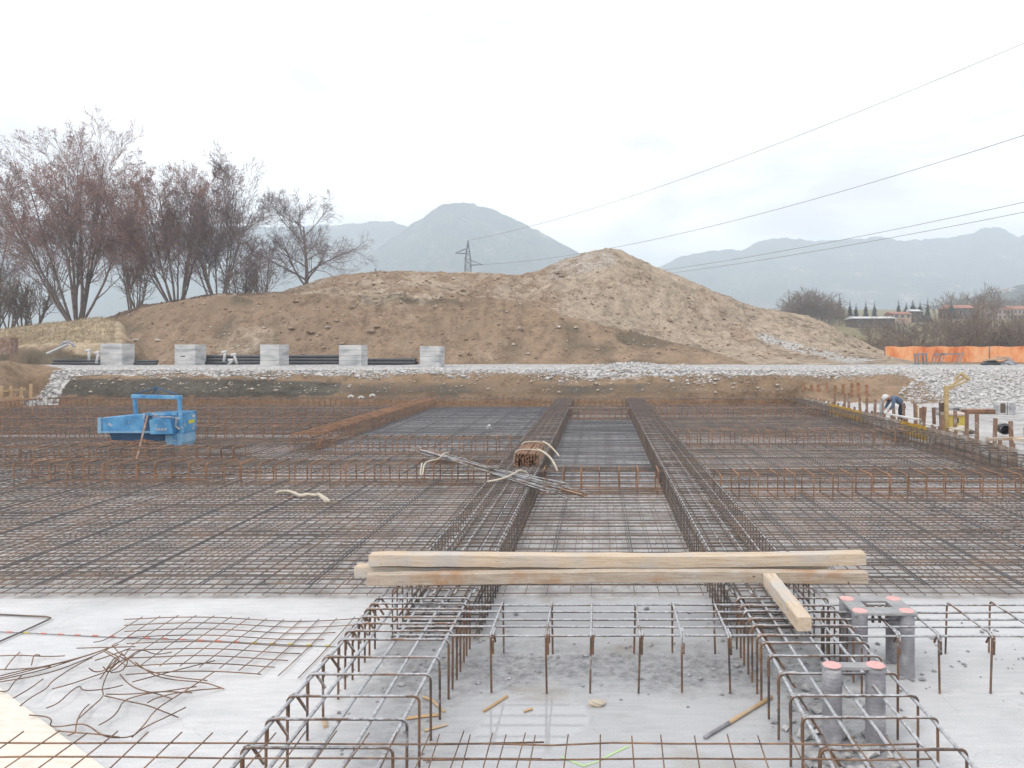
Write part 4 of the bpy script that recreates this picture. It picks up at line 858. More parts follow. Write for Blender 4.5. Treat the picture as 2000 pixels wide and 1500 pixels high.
fixn(m.build('lifting_frame', M['blue'], root, bevel=.012))
def b3(px, py, y): x, z = bl(px, py); return (x, y, z)
m = MB(); m.tube([b3(246, 771, .5), b3(270, 765, .42), b3(288, 760, .3), b3(302, 760, .25), b3(325, 766, .12), b3(346, 771, .0)], .022, 5); m.tube([b3(288, 771, .3), b3(294, 761, .28), b3(302, 771, .25)], .022, 5); m.tube([b3(290, 761, .3), b3(296, 757, .28), b3(303, 761, .27)], .025, 5); m.build('lifting_chain', M['blue_dark'], root)
m = MB(); m.tube([b3(300, 815, -.06), b3(320, 813, -.30), b3(342, 813, -.30), b3(358, 817, -.2)], .02, 5); m.tube([b3(352, 816, -.22), b3(350, 832, -.2), b3(356, 838, -.16)], .03, 6); m.build('lever', M['duct'], root)
xr_ = bl(360, 0)[0] + .003
m = MB(); m.box(xr_, xr_ + .01, .24, .60, bl(0, 829)[1], bl(0, 822.5)[1]); fixn(m.build('yellow_sticker', M['sticker'], root))
m = MB(); m.box(xr_, xr_ + .01, .48, .62, bl(0, 818)[1], bl(0, 813)[1]); fixn(m.build('white_sticker', M['white'], root))
m = MB()
for i, (h0, h1) in enumerate([(834, 839), (835.5, 839), (835.5, 839), (835.5, 839), (835.5, 839), (834.5, 839)]):
    x = 313.5 + 3.7 * i; m.extrude(P([(x, h0), (x + 1.0, h0), (x + 1.0, h1), (x, h1)]), -.292, -.283); m.extrude(P([(x + 1, h1 - 1.0), (x + 2.7, h1 - 1.0), (x + 2.7, h1), (x + 1, h1)]), -.292, -.283)
    if i % 2: m.extrude(P([(x + 1, h0 + .0), (x + 2.7, h0), (x + 2.7, h0 + .9), (x + 1, h0 + .9)]), -.292, -.283); m.extrude(P([(x + 1.9, h0 + .9), (x + 2.7, h0 + .9), (x + 2.7, h1 - 1), (x + 1.9, h1 - 1)]), -.292, -.283)
fixn(m.build('lettering', M['white'], root))
pa = Vector(((289 - VX) * S * .985, 24.1, E - (812 - VY) * 24.1 / F)); pb_ = Vector(gp(265, 905, .25))
m = MB(); m.bar(pa, pb_, .05, .035); tag(m.build('wooden_stake', M['stakewood']), 'slanting wooden batten leaning on the front of the blue bucket', 'batten')
root = empty('scrap_pile', gp(255, 880, .2), 0, 'tangled heap of rusty bar offcuts in front of the blue bucket', 'scrap pile'); m = MB()
for i in range(60):
    a_ = rnd.uniform(0, 6.28); l = rnd.uniform(.3, .9); p = Vector((rnd.gauss(0, .55), rnd.gauss(0, .25), rnd.uniform(.02, .28))); dd = Vector((math.cos(a_), .5 * math.sin(a_), rnd.uniform(-.15, .25))) * l
    m.tube(smooth([p, p + dd * .5 + Vector((0, 0, rnd.uniform(0, .15))), p + dd + Vector((rnd.uniform(-.1, .1), 0, -.05))], 1), .012, 4)
m.build('tangle', M['rust'], root)

# ------------------------------------------------------------------ concrete blocks, pipes and fittings beside the track
def gz1(x, y): return float(ground_z(np.array([x]), np.array([y]))[0])
for i, (x0, xm, x1, yt, yb) in enumerate([(196, 238, 263, 670, 713), (341, 381, 403, 672, 713), (508, 545, 566.5, 672, 714), (662, 705, 718, 673, 714.5), (820, 858, 873, 675, 716.5)]):
    Y = 1.4 * F / (yb - VY); xl, xr = (x0 - VX) * Y / F, (xm - VX) * Y / F; h = (yb - yt) * Y / F; zb_ = 2.06
    D = min(1.9, max(1.2, Y * ((xm - VX) / (x1 - VX) - 1)))
    m = MB(); nz_ = 4; wd = xr - xl
    prof = []
    for k in range(nz_):
        z0_, z1_ = h * k / nz_, h * (k + 1) / nz_; gap = .018
        m.box(-wd / 2, wd / 2, 0, D, z0_ + (gap if k else 0), z1_)
        if k: m.box(-wd / 2 + .03, wd / 2 - .03, .03, D - .03, z0_ - .001, z0_ + gap + .001)
    o = fixn(m.build('concrete_block', M['conc'], bevel=.02)); o.location = ((xl + xr) / 2, Y, zb_)
    tag(o, ['big grey concrete block at the left end, with the darkest horizontal bands', 'big grey concrete block second from the left, a dark slot in its face', 'big grey concrete block in the middle of the row of five', 'big grey concrete block second from the right, between pipe piles', 'rightmost big grey concrete block, standing clear of the pipes'][i], 'concrete block', 'row of concrete blocks beside the track')
    if i == 1:
        s_ = MB(); s_.box(-.35, .02, -.012, .01, .72, .80); s_.build('slot', M['black'], o)
def pipe(x0, x1, y, z, r, label, grp):
    m = MB(); n = 14
    for xx in (x0, x1):
        for rr in (r, r * .86): m.v += [(xx - x0, rr * math.cos(2 * math.pi * k / n), rr * math.sin(2 * math.pi * k / n)) for k in range(n)]
    for k in range(n):
        q = (k + 1) % n; m.f += [(k, q, 2 * n + q, 2 * n + k), (n + k, 3 * n + k, 3 * n + q, n + q), (k, n + k, n + q, q), (2 * n + k, 2 * n + q, 3 * n + q, 3 * n + k)]
    o = m.build('plastic_pipe', M['black'], smooth=False); o.location = (x0, y, z); return tag(o, label, 'pipe', grp)
def pile(px0, px1, Y, rows, r, label, grp):
    x0, x1 = (px0 - VX) * Y / F, (px1 - VX) * Y / F
    for j, k in enumerate(rows):
        for i in range(k): pipe(x0 + rnd.uniform(-.1, .1), x1 + rnd.uniform(-.25, .25), Y + (i + .5 * j) * 2.05 * r, 2.1 + r + j * 1.76 * r, r, label, grp)
pile(398, 512, 63.2, [5, 4, 3], .15, 'long black plastic pipe in the pile between the second and third blocks', 'pipe pile behind the white fittings')
pile(560, 668, 63.2, [5, 4, 3], .15, 'long black plastic pipe in the pile between the third and fourth blocks', 'pipe pile behind the fourth block')
pile(712, 812, 62.6, [4, 3], .145, 'long black plastic pipe in the pile with open ends near the last block', 'pipe pile ending at the fifth block')
pile(262, 312, 62.2, [1, 1], .11, 'thin black pipe lying just right of the leftmost block', 'thin pipes right of the leftmost block')
pile(105, 200, 62.0, [2, 1], .13, 'thin black pipe lying left of the leftmost block below the grass bank', 'thin pipes left of the blocks')
for i, (px, yt, yb, lean, lab) in enumerate([(174, 684, 704, .0, 'white plastic pipe fitting left of the leftmost block, the farther one'), (188, 688, 710, .12, 'white plastic pipe fitting close beside the leftmost block'), (437, 687, 706, .1, 'tall white T-shaped fitting in front of the first pipe pile'), (446, 703, 713, .5, 'small white fitting lying low in front of the first pipe pile'), (463, 692, 711, -.18, 'leaning white fitting right of the T in front of the pipe pile')]):
    Y = 60.8; S6 = Y / F; h = (yb - yt) * S6; x = (px - VX) * S6
    m = MB(); m.tube([(0, 0, 0), (lean * h, 0, h * .55), (lean * h * 1.6, 0, h)], .10, 8); m.tube([(lean * h * 1.4 - .28, 0, h * .93), (lean * h * 1.4, 0, h * .98), (lean * h * 1.4 + .12, .0, h * 1.0)], .12, 8)
    o = m.build('pipe_fitting', M['white'], smooth=True); o.location = (x, Y, E - (yb - VY) * S6); tag(o, lab, 'pipe fitting', 'white pipe fittings')
root = empty('scrap_metal', wp(118, 690, 61.5), 0, 'pale bent metal strip with an arched dark frame below the grass bank', 'scrap metal'); S6 = 61.5 / F
m = MB(); m.bar((-25 * S6, 0, 0), (14 * S6, 0, 17 * S6), .35, .12); m.build('metal_strip', M['roof_white'], root)
m = MB(); m.tube(smooth([(-8 * S6, .3, 8 * S6), (-2 * S6, .3, 19 * S6), (8 * S6, .3, 23 * S6), (18 * S6, .3, 20 * S6), (22 * S6, .3, 13 * S6)]), .12, 6); m.build('arched_frame', M['duct'], root)
# left picture edge: small box among the grass bank
m = MB(); x, y, z = wp(8, 692, 61); m.box(-.55, .55, 0, .8, 0, 1.35); m.box(-.12, -.02, -.05, -.003, .1, 1.1); o = fixn(m.build('wooden_crate', M['stakewood'], bevel=.02)); o.location = (x, y, z); tag(o, 'brown wooden crate at the left picture edge under the grass bank', 'crate')

# ------------------------------------------------------------------ formwork, stakes and the works at the right edge
def panel(y0, y1, mat, label, x=11.78, h=.66, sgn=1, grp='formwork panels along the right edge', studs=3, z0=.0):
    root = empty('formwork', (x, y0, 0), 0, label, 'formwork panel', grp); m = MB(); L = y1 - y0; k = int(L / .2); b = 0
    for i in range(k):
        a_ = L * i / k + .004; b = L * (i + 1) / k - .004; m.box(0, sgn * .035 if sgn > 0 else 0, a_, b, z0 + .005, h + rnd.uniform(-.02, .025)) if sgn > 0 else m.box(-.035, 0, a_, b, z0 + .005, h + rnd.uniform(-.02, .025))
    fixn(m.build('boards', mat, root))
    for i in range(studs):
        yy = L * (i + .5) / studs; m = MB(); m.box(*( (.037, .115) if sgn > 0 else (-.115, -.037)), yy - .04, yy + .04, z0 + .01, h + .12); fixn(m.build('stud', M['stakewood'], root))
    return root
ords = ['first', 'second', 'third', 'fourth', 'fifth', 'sixth', 'seventh', 'eighth', 'ninth', 'tenth', 'eleventh', 'twelfth', 'thirteenth', 'fourteenth', 'fifteenth', 'sixteenth', 'seventeenth', 'eighteenth', 'nineteenth', 'twentieth', 'twenty-first', 'twenty-second', 'twenty-third', 'twenty-fourth', 'twenty-fifth', 'twenty-sixth', 'twenty-seventh', 'twenty-eighth', 'twenty-ninth', 'thirtieth']
ys = [18.8, 20.9, 23.0, 25.0, 26.7, 29.0, 31.2, 33.3, 35.6, 38.0, 40.2, 42.4]
nb = 0
for i in range(len(ys) - 1):
    yel = i in (4, 7, 8)
    if yel: lab = {4: 'bright yellow formwork panel below the yellow box, the nearest yellow one', 7: 'yellow formwork panel behind the bending worker, nearer of the far pair', 8: 'farthest yellow formwork panel, toward the rear corner'}[i]
    else: nb += 1; lab = 'weathered board formwork panel of the right edge, %s plain one from the near end' % ords[nb - 1]
    panel(ys[i], ys[i + 1], M['formyellow' if yel else ('conc' if i in (0,) else 'formboard')], lab)
for i in range(3): panel(38.2 + 1.6 * i, 39.8 + 1.6 * i, M['formorange'], ['nearest', 'middle', 'farthest'][i] + ' orange tinted formwork panel at the far left corner', x=-33.3, h=.75, sgn=-1, grp='formwork panels at the far left', studs=2)
def stake(x, y, z0, h, mat, label, grp, wd=.09, th=.05, lean=0):
    m = MB(); m.box(-wd / 2, wd / 2, -th / 2, th / 2, 0, h); o = fixn(m.build('timber_stake', mat, bevel=.006)); o.location = (x, y, z0 - .05); o.rotation_euler = (rnd.uniform(-.05, .05), lean + rnd.uniform(-.05, .05), rnd.uniform(-.3, .3)); return tag(o, label, 'stake', grp)
y = 20.6; i = 0
while y < 41.5:
    stake(12.95 + rnd.uniform(-.12, .12) + (.3 if y < 25 else 0), y, .3, rnd.uniform(.8, 1.0), M['stakewood'], 'rough timber stake outside the right formwork, %s from the near end' % ords[i], 'stakes outside the right formwork', wd=.13); y += .82 + (.3 if y > 30 else 0); i += 1
for i in range(9):
    stake(11.9 + .42 * i, 43.2 - .12 * i, .3, rnd.uniform(1.0, 1.3), M['rustwood'] if 'rustwood' in M else M['stakewood'], 'reddish stake at the rear right corner, %s from the left' % ords[i], 'reddish stakes at the rear right corner', wd=.17)
for i in range(8):
    stake(-33.75 - .03 * i, 38.9 + .78 * i, .42, rnd.uniform(.85, 1.05), M['freshwood'], 'pale stake along the far left formwork, %s from the left' % ords[i], 'pale stakes at the far left', wd=.16)
beam('formwork_rail', (-34.0, 39, 1.0), (-34.0, 44.0, 1.02), .06, .1, M['freshwood'], 'pale rail joining the stakes at the far left', 'rail', seg=6)
beam('timber_plank', (12.15, 21.6, .78), (14.2, 22.3, .72), .26, .09, M['timber'], 'pale plank lying on the right formwork at the picture edge', 'plank', seg=8)
beam('timber_plank', (11.6, 22.2, .72), (14.0, 22.9, .74), .14, .08, M['timber_grey'], 'darker plank lying just behind the pale one at the right edge', 'plank', seg=8)
beam('white_board', (11.95, 30.6, .74), (12.35, 28.7, .70), .24, .06, M['wall_white'], 'white board lying on the right formwork beside the worker', 'board', seg=6)
beam('white_board', (12.0, 27.5, .69), (12.25, 26.9, .66), .2, .05, M['wall_white'], 'short white offcut on the formwork above the bright yellow panel', 'board', seg=4)
beam('upright_board', (13.35, 31.2, .3), (13.35, 31.2, 1.12), .30, .05, M['tan'], 'short ochre board standing upright right behind the worker', 'board', seg=4)
beam('upright_board', (13.75, 31.4, .3), (13.8, 31.4, 1.02), .34, .06, M['rust'], 'reddish brown board standing upright right of the ochre one', 'board', seg=4)
beam('upright_board', (13.02, 28.3, .3), (13.0, 28.3, 1.42), .16, .12, M['wall_dark'], 'dark post standing just left of the tall ochre prop', 'post', seg=4)
# tall prop with angled arm
Y = 28.2; q = lambda px, py, dy=0: Vector(((px - VX) * (Y + dy) / F, Y + dy, E - (py - VY) * (Y + dy) / F))
root = empty('timber_prop', q(1848, 838), 0, 'tall ochre prop with an angled arm on top, left of the yellow box', 'prop'); o0 = q(1848, 838)
m = MB(); m.bar(q(1847, 842) - o0, q(1848.5, 753) - o0, .17, .13); m.build('post', M['tan'], root, bevel=.008)
m = MB(); m.bar(q(1846, 760) - o0, q(1884, 737) - o0, .09, .07); m.bar(q(1850, 762) - o0, q(1888, 744) - o0, .09, .06); m.build('arm', M['tan'], root, bevel=.006)
m = MB(); m.bar(q(1862, 742) - o0, q(1881, 727) - o0, .05, .05); m.bar(q(1877, 729) - o0, q(1893, 742) - o0, .12, .1); m.bar(q(1866, 748) - o0, q(1872, 735) - o0, .05, .05); m.build('arm_head', M['tan'], root, bevel=.006)
root = empty('tool_box', (q(1869, 838).x, Y, .3), 0, 'yellow site box with a pale pinkish lid beside the ochre prop', 'site box')
m = MB(); m.box(-.32, .40, 0, .75, .03, .64); fixn(m.build('body', M['yellow'], root, bevel=.015))
m = MB(); m.add([(-.38, -.05, .645), (.44, -.05, .645), (.40, .85, .70), (-.42, .85, .70), (-.38, -.05, .70), (.44, -.05, .70), (.40, .85, .76), (-.42, .85, .76)], [(3, 2, 1, 0), (4, 5, 6, 7), (0, 1, 5, 4), (1, 2, 6, 5), (2, 3, 7, 6), (3, 0, 4, 7)]); fixn(m.build('lid', nmat('pink_board', [(.3, (.62, .50, .44)), (.7, (.76, .65, .58))], 3, 4, .8), root))
m = MB(); m.box(-.34, -.323, .05, .7, .1, .6); m.box(-.10, .06, -.02, -.003, .36, .56); m.build('dark_sheets', M['wall_dark'], root)  # dark sheets on the left side and the front face
root = empty('cement_bag', (q(1850, 842).x, 27.2, .42), 0, 'opened pale bag slumped at the foot of the ochre prop', 'bag')
o = pebble((0, 0, .0), .42, .22, .14, 9, 'bag', M['strap'], None, None); o.parent = root; del_ = [k for k in ('label', 'category') if k in o]
m = MB(); o2 = pebble((.3, -.05, -.06), .2, .14, .1, 12, 'bag_mouth', M['wall_dark'], None, None); o2.parent = root
root = empty('bucket', (q(1915, 850).x - .02, 26.6, .62), 0, 'dark round bucket lying on its side right of the yellow box', 'bucket')
m = MB(); n = 18; rim = []
for yy, rr in ((-.18, .20), (-.1, .205), (.12, .175), (.2, .15)): m.v += [(rr * math.cos(2 * math.pi * k / n), yy, rr * math.sin(2 * math.pi * k / n)) for k in range(n)]
for i in range(3):
    for k in range(n): m.f.append((i * n + k, i * n + (k + 1) % n, (i + 1) * n + (k + 1) % n, (i + 1) * n + k))
m.f.append(tuple(3 * n + k for k in range(n))); fixn(m.build('body', M['black'], root, smooth=True))
m = MB(); m.tube([(.2 * math.cos(a), -.19, .2 * math.sin(a) - .05) for a in np.linspace(.2, 2.9, 12)], .01, 5); m.build('handle', M['duct'], root)
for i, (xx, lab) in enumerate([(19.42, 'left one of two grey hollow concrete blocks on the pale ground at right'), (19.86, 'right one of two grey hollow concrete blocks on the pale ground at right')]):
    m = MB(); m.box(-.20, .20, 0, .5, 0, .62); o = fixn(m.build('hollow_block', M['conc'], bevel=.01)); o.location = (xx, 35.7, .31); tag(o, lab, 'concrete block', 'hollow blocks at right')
    m = MB(); m.box(-.12, .12, -.012, -.002, .08, .54); m.build('hollow', M['duct'] if i else M['wall_dark'], o)  # flat darker sheet on the face paints the shaded hollow
root = empty('bar_stack', (18.6, 36.0, .3), 0, 'low stack of rusty bars in front of the gravel slope at right', 'bar stack'); m = MB()
for i in range(8):
    for j in range(3): m.tube([(-1.1 + rnd.uniform(-.1, .1), i * .07, .05 + .07 * j), (1.05 + rnd.uniform(-.1, .1), i * .07 + .03, .05 + .07 * j)], .034, 6)
m.build('bars', M['rust'], root)
root = empty('metal_tub', (16.75, 35.2, .3), 0, 'grey metal tub with a dark mouth behind the yellow box', 'tub')
m = MB(); m.extrude([(-.5, 0), (.35, 0), (.45, .42), (-.6, .36)], 0, .6); fixn(m.build('body', M['plate'], root, bevel=.02)); m = MB(); m.extrude([(.05, .10), (.30, .10), (.34, .34), (.05, .34)], -.014, -.003); fixn(m.build('mouth', M['black'], root))

# ------------------------------------------------------------------ orange site fence and what stands in front of it
root = empty('site_fence', (30.8, 80, 2.05), R(-33), 'long orange site fence behind the gravel track at the right', 'fence'); n = 12; L = 40.0
for i in range(n):
    m = MB(); x0, x1 = L * i / n + .02, L * (i + 1) / n - .02; k = 7; vs = []
    for j in range(k + 1):
        xx = x0 + (x1 - x0) * j / k; dy = .05 * math.sin(j * 2.1 + i)
        vs += [(xx, dy, .04 + .03 * math.sin(j + i)), (xx, dy, 1.62 + .05 * math.sin(1.3 * j + 2 * i)), (xx, dy + .02, .04 + .03 * math.sin(j + i)), (xx, dy + .02, 1.62 + .05 * math.sin(1.3 * j + 2 * i))]
    fs = []
    for j in range(k): a_ = 4 * j; b_ = a_ + 4; fs += [(a_, b_, b_ + 1, a_ + 1), (a_ + 2, a_ + 3, b_ + 3, b_ + 2), (a_ + 1, b_ + 1, b_ + 3, a_ + 3), (a_, a_ + 2, b_ + 2, b_)]
    m.add(vs, fs); m.build('fence_sheet', M['orange'], root)
    m = MB(); m.box(x0 - .05, x0 + .02, -.09, -.055, 0, 1.62); m.build('fence_post', M['orange'] if i % 3 else M['stakewood'], root)
def trestle(px, lab, w_, lean):
    Y = 62.0; s = Y / F; root = empty('trestle', wp(px, 713, Y), 0, lab, 'trestle', 'dark trestles against the fence')
    for a_, b_ in (((-w_ / 2, .1, 0), (-w_ / 2 + lean, .0, .95)), ((w_ / 2, .1, 0), (w_ / 2 + lean, .0, .95)), ((-w_ / 2, .7, 0), (-w_ / 2 + lean, .6, .95)), ((w_ / 2, .7, 0), (w_ / 2 + lean, .6, .95))):
        m = MB(); m.bar(a_, b_, .12, .08); m.build('leg', M['steel_pylon'], root)
    m = MB(); m.bar((-w_ / 2 - .2 + lean, .3, .9), (w_ / 2 + .2 + lean, .3, .95), .14, .1); m.build('rail', M['steel_pylon'], root)
trestle(1803, 'dark leaning trestle nearest the foot of the heap in front of the fence', .7, -.1); trestle(1832, 'middle dark trestle in front of the orange fence', .6, .25); trestle(1856, 'grey trestle with a slanting leg in front of the orange fence', 1.5, .3)
root = empty('material_pile', wp(1955, 715, 61.5), 0, 'low pile of dark tarpaulin and pale boards before the orange fence', 'material pile')
o = pebble((-.7, .3, 0), .75, .5, .3, 21, 'tarpaulin', M['black'], None, None); o.parent = root; o = pebble((.75, .3, 0), .7, .5, .32, 23, 'tarpaulin', M['duct'], None, None); o.parent = root
m = MB(); m.bar((-1.2, 0, .5), (1.0, .2, .62), .4, .1); m.bar((-.4, .1, .75), (.9, .3, .70), .3, .1); m.build('boards', M['timber_grey'], root)

# ------------------------------------------------------------------ pylon and power lines
PX, PYY = (914 - VX) * 200 / F, 200.0; gz0 = gz1(PX, PYY)
root = empty('power_pylon', (PX, PYY, gz0), 0, 'slim lattice power pylon behind the heap in front of the pointed hill', 'pylon'); top = E + 210 * 200 / F - gz0
m = MB(); hw = lambda z: .62 + .9 * (1 - z / top) if z < top - 4.5 else .62 * max(.12, (top - z) / 4.5)
for sx, sy in ((-1, -1), (1, -1), (1, 1), (-1, 1)): m.tube([(sx * hw(z), sy * hw(z), z) for z in (0, top * .5, top - 4.5, top)], .10, 4)
m.build('legs', M['steel_pylon'], root); m = MB(); z = 1.0
while z < top - 2:
    a_, b_ = hw(z), hw(z + 2)
    for s in (-1, 1):
        m.tube([(-a_, s * a_, z), (b_, s * b_, z + 2)], .06, 3); m.tube([(a_, s * a_, z), (-b_, s * b_, z + 2)], .06, 3); m.tube([(s * a_, -a_, z), (s * b_, b_, z + 2)], .06, 3); m.tube([(-a_, s * a_, z), (a_, s * a_, z)], .06, 3)
    z += 2
m.build('lattice', M['steel_pylon'], root)
for px, py, sx in ((889, 494.5, -1), (943, 517, 1)):
    xt = (px - 914) * 200 / F; zt = E - (py - VY) * 200 / F - gz0; m = MB()
    for s in (-1, 1): m.tube([(sx * .6, s * .6, zt - .1), (xt, 0, zt)], .10, 4); m.tube([(sx * .6, s * .6, zt + 1.2), (xt, 0, zt)], .08, 4)
    m.build('cross_arm', M['steel_pylon'], root)
def line(P0, d, a_, b_, t1, label, r=.041):
    m = MB(); N = 60; m.tube([(P0[0] + d[0] * t1 * i / N, P0[1] + d[1] * t1 * i / N, P0[2] + a_ * (t1 * i / N) + b_ * (t1 * i / N) ** 2) for i in range(N + 1)], r, 5)
    tag(m.build('power_line', M['cable']), label, 'power line', 'overhead power lines')
line((PX, 200, 32.5), (105, -140), -5.0, 16.3, 1.0, 'highest power line, from the pylon top up to the right')
line((-31.8, 202.4, 26.3), (105, -140), -11.6, 19.6, 1.0, 'second power line, from the lower right arm of the pylon')
line(wp(1000, 556, 230), tuple(np.array([72, 86, 0]) - np.array([wp(1000, 556, 230)[0], 230, 0]))[:2], -9.5, 11.9, 1.0, 'third power line, upper one of the close low pair at right')
line(wp(1000, 560, 230), tuple(np.array([73, 88, 0]) - np.array([wp(1000, 560, 230)[0], 230, 0]))[:2], -9.5, 11.3, 1.0, 'lowest power line, lower one of the close pair at right')
# ------------------------------------------------------------------ trees
def grow(mb, p, d, L, r, lv, cfg, rg, leaves=None):
    n = 5 if lv < 2 else 3; pts = [p]; dirs = []; q = p.copy(); dd = d.copy()
    for i in range(n):
        dd = (dd + Vector((rg.gauss(0, 1), rg.gauss(0, 1), rg.gauss(0, 1))) * cfg['wob'][lv] + Vector((0, 0, cfg['up'][lv]))).normalized()
        q = q + dd * (L / n); pts.append(q.copy()); dirs.append(dd.copy())
    mb[min(lv, 2)].tube(pts, r, 6 if lv == 0 else 4 if lv == 1 else 3, r2=max(r * (.3 if lv < 3 else .5), .009), caps=False)
    if lv == cfg['max']:
        if leaves is not None and rg.random() < cfg.get('leaf', 0):
            for _ in range(2):
                c = pts[rg.randint(1, n)] + Vector((rg.gauss(0, .1), rg.gauss(0, .1), rg.gauss(0, .1))); a = Vector((rg.gauss(0, 1), rg.gauss(0, 1), rg.gauss(0, 1))).normalized() * .075; b = a.orthogonal().normalized() * .05
                leaves.add([tuple(c - a), tuple(c + b), tuple(c + a), tuple(c - b)], [(0, 1, 2, 3)])
        return
    k = cfg['kids'][lv]; k = k + rg.randint(-1, 1) if k > 3 else k
    for i in range(k):
        t = cfg['from'][lv] + (1 - cfg['from'][lv]) * (i + rg.random()) / k; s = min(n - 1, int(t * n)); f = t * n - s
        bp = pts[s].lerp(pts[s + 1], min(f, 1)); ax = dirs[s].orthogonal().normalized(); ax.rotate(Matrix.Rotation(rg.uniform(0, 6.283), 3, dirs[s]))
        an = R(rg.uniform(*cfg['ang'][lv])); nd = (dirs[s] * math.cos(an) + ax * math.sin(an)).normalized()
        grow(mb, bp, nd, L * rg.uniform(*cfg['len'][lv]) * (1.15 - .55 * t), max(r * (1 - .6 * t) * cfg['thin'][lv], cfg['rmin']), lv + 1, cfg, rg, leaves)
VASE = dict(max=4, wob=[.04, .075, .10, .12, .14], up=[.02, .06, .07, .06, .05], kids=[10, 7, 5, 4], ang=[(20, 48), (20, 45), (22, 50), (24, 55)], len=[(.34, .56), (.42, .6), (.42, .62), (.5, .8)], thin=[.5, .52, .55, .6], **{'from': [.2, .22, .2, .2]}, rmin=.0125)
OAK = dict(max=4, wob=[.025, .11, .15, .19, .2], up=[.03, .035, .03, .03, .02], kids=[15, 8, 7, 5], ang=[(38, 74), (26, 55), (28, 58), (28, 60)], len=[(.60, .86), (.48, .68), (.45, .65), (.45, .7)], thin=[.55, .52, .5, .6], **{'from': [.16, .2, .15, .15]}, rmin=.013)
def tree(label, base, H, stems, spread, cfg, seed, trunkr, twig, leaf=0, leafmat=None, group='bare trees left of the heap', name='bare_tree', fan=None):
    rg = random.Random(seed); root = empty(name, base, 0, label, 'tree', group); mb = [MB(), MB(), MB()]; lf = MB() if leaf else None; cfg = {**cfg, 'leaf': leaf}
    for i in range(stems):
        a = 2 * math.pi * i / stems + rg.uniform(-.4, .4); q01 = 0 if i < max(1, stems // 4) else rg.uniform(.4, 1.0); sp = R(spread) * (q01 + .12 if stems > 1 else .05)
        d = Vector((math.sin(sp) * math.cos(a), math.sin(sp) * math.sin(a) * .8, math.cos(sp))); p = Vector((.5 * math.cos(a), .4 * math.sin(a), -.3)) * (1 if stems > 1 else 0)
        grow(mb, p, d, H * rg.uniform(.84, .95) * (1 - (.26 * q01 ** 2 if stems > 1 else 0)), trunkr * rg.uniform(.7, 1), 0, cfg, rg, lf)
    mb[0].build('trunk', M['trunk'], root, smooth=True); mb[1].build('limbs', M['trunk'], root, smooth=True); mb[2].build('crown', twig, root)
    if lf: lf.build('dead_leaves', leafmat or M['deadleaf'], root)
    return root
def base(px, py, Y, dz=0): x, y, z = wp(px, py, Y); return (x, y, z)
tree('tallest bare multi-stemmed tree at the left with rust coloured leaf remains', base(150, 632, 80), 19.4, 14, 33, VASE, 11, .18, M['redtwig'], .24)
tree('bare multi-stemmed reddish tree right of the tallest one', base(345, 600, 82), 15.2, 10, 33, VASE, 23, .145, M['redtwig'], .24)
tree('bare grey vase shaped tree without leaves, between the reddish and the round one', base(428, 600, 82), 14.4, 9, 34, VASE, 35, .14, M['twig'], 0)
tree('round crowned bare dark tree on a single trunk at the shoulder of the heap', base(598, 590, 92), 10.4, 1, 5, OAK, 44, .30, M['twig'], 0)
tree('tall bare tree at far left behind the tallest one', base(-25, 650, 92), 16, 6, 24, VASE, 53, .16, M['twig'], .08)
tree('small bare tree showing only its top right of the round one', base(742, 600, 110), 5.2, 3, 25, VASE, 61, .12, M['twig'], 0)
tree('low slender bare tree between the vase shaped and round trees', base(515, 600, 98), 9.0, 3, 36, VASE, 67, .12, M['twig'], 0)
tree('thin bare tree filling the gap between the tallest and the reddish tree', base(262, 610, 96), 13.5, 5, 22, VASE, 71, .13, M['redtwig'], .24)
# low scrub in front of the hill at the left
SHR = dict(max=2, wob=[.10, .16, .2], up=[.06, .05, .03], kids=[8, 6], ang=[(18, 45), (25, 55)], len=[(.4, .6), (.45, .7)], thin=[.6, .6], **{'from': [.15, .15]}, rmin=.016)
def shrub(name, H, stems, spread, seed, mat, rmin=.016):
    rg = random.Random(seed); mb = [MB(), MB(), MB()]
    for i in range(stems):
        a = 2 * math.pi * i / stems + rg.uniform(-.4, .4); sp = R(spread) * rg.uniform(.2, 1); d = Vector((math.sin(sp) * math.cos(a), math.sin(sp) * math.sin(a), math.cos(sp)))
        grow(mb, Vector((.4 * math.cos(a), .4 * math.sin(a), -.2)), d, H * rg.uniform(.75, 1), .05 + H * .006, 0, {**SHR, 'rmin': rmin}, rg)
    root = empty(name, (0, 0, -60)); mb[0].build('stems', mat, root)
    q = MB(); q.v = mb[1].v[:]; q.f = mb[1].f[:]; q.add(mb[2].v, mb[2].f); q.build('branches', mat, root); return root
protos = [shrub('bare_shrub', 6.0, 7, 30, 100 + i, M['shrub'], .032) for i in range(3)]
ptree = [shrub('bare_tree', 9.0, 5, 26, 200 + i, M['shrub'], .05) for i in range(3)]
def ordn(i):
    return ords[i] if i < 30 else ['thirty-first', 'thirty-second', 'thirty-third', 'thirty-fourth', 'thirty-fifth', 'thirty-sixth', 'thirty-seventh', 'thirty-eighth', 'thirty-ninth', 'fortieth', 'forty-first', 'forty-second', 'forty-third', 'forty-fourth'][i - 30]
used = set()
def place(P, i, loc, rz, sc_, label, cat, group):
    s = P[i % len(P)]
    o = s if s.name not in used else dup(s)
    used.add(s.name); o.location = loc; o.rotation_euler = (0, 0, rz); o.scale = (sc_[0], sc_[0], sc_[1]); return tag(o, label, cat, group)
k = 0
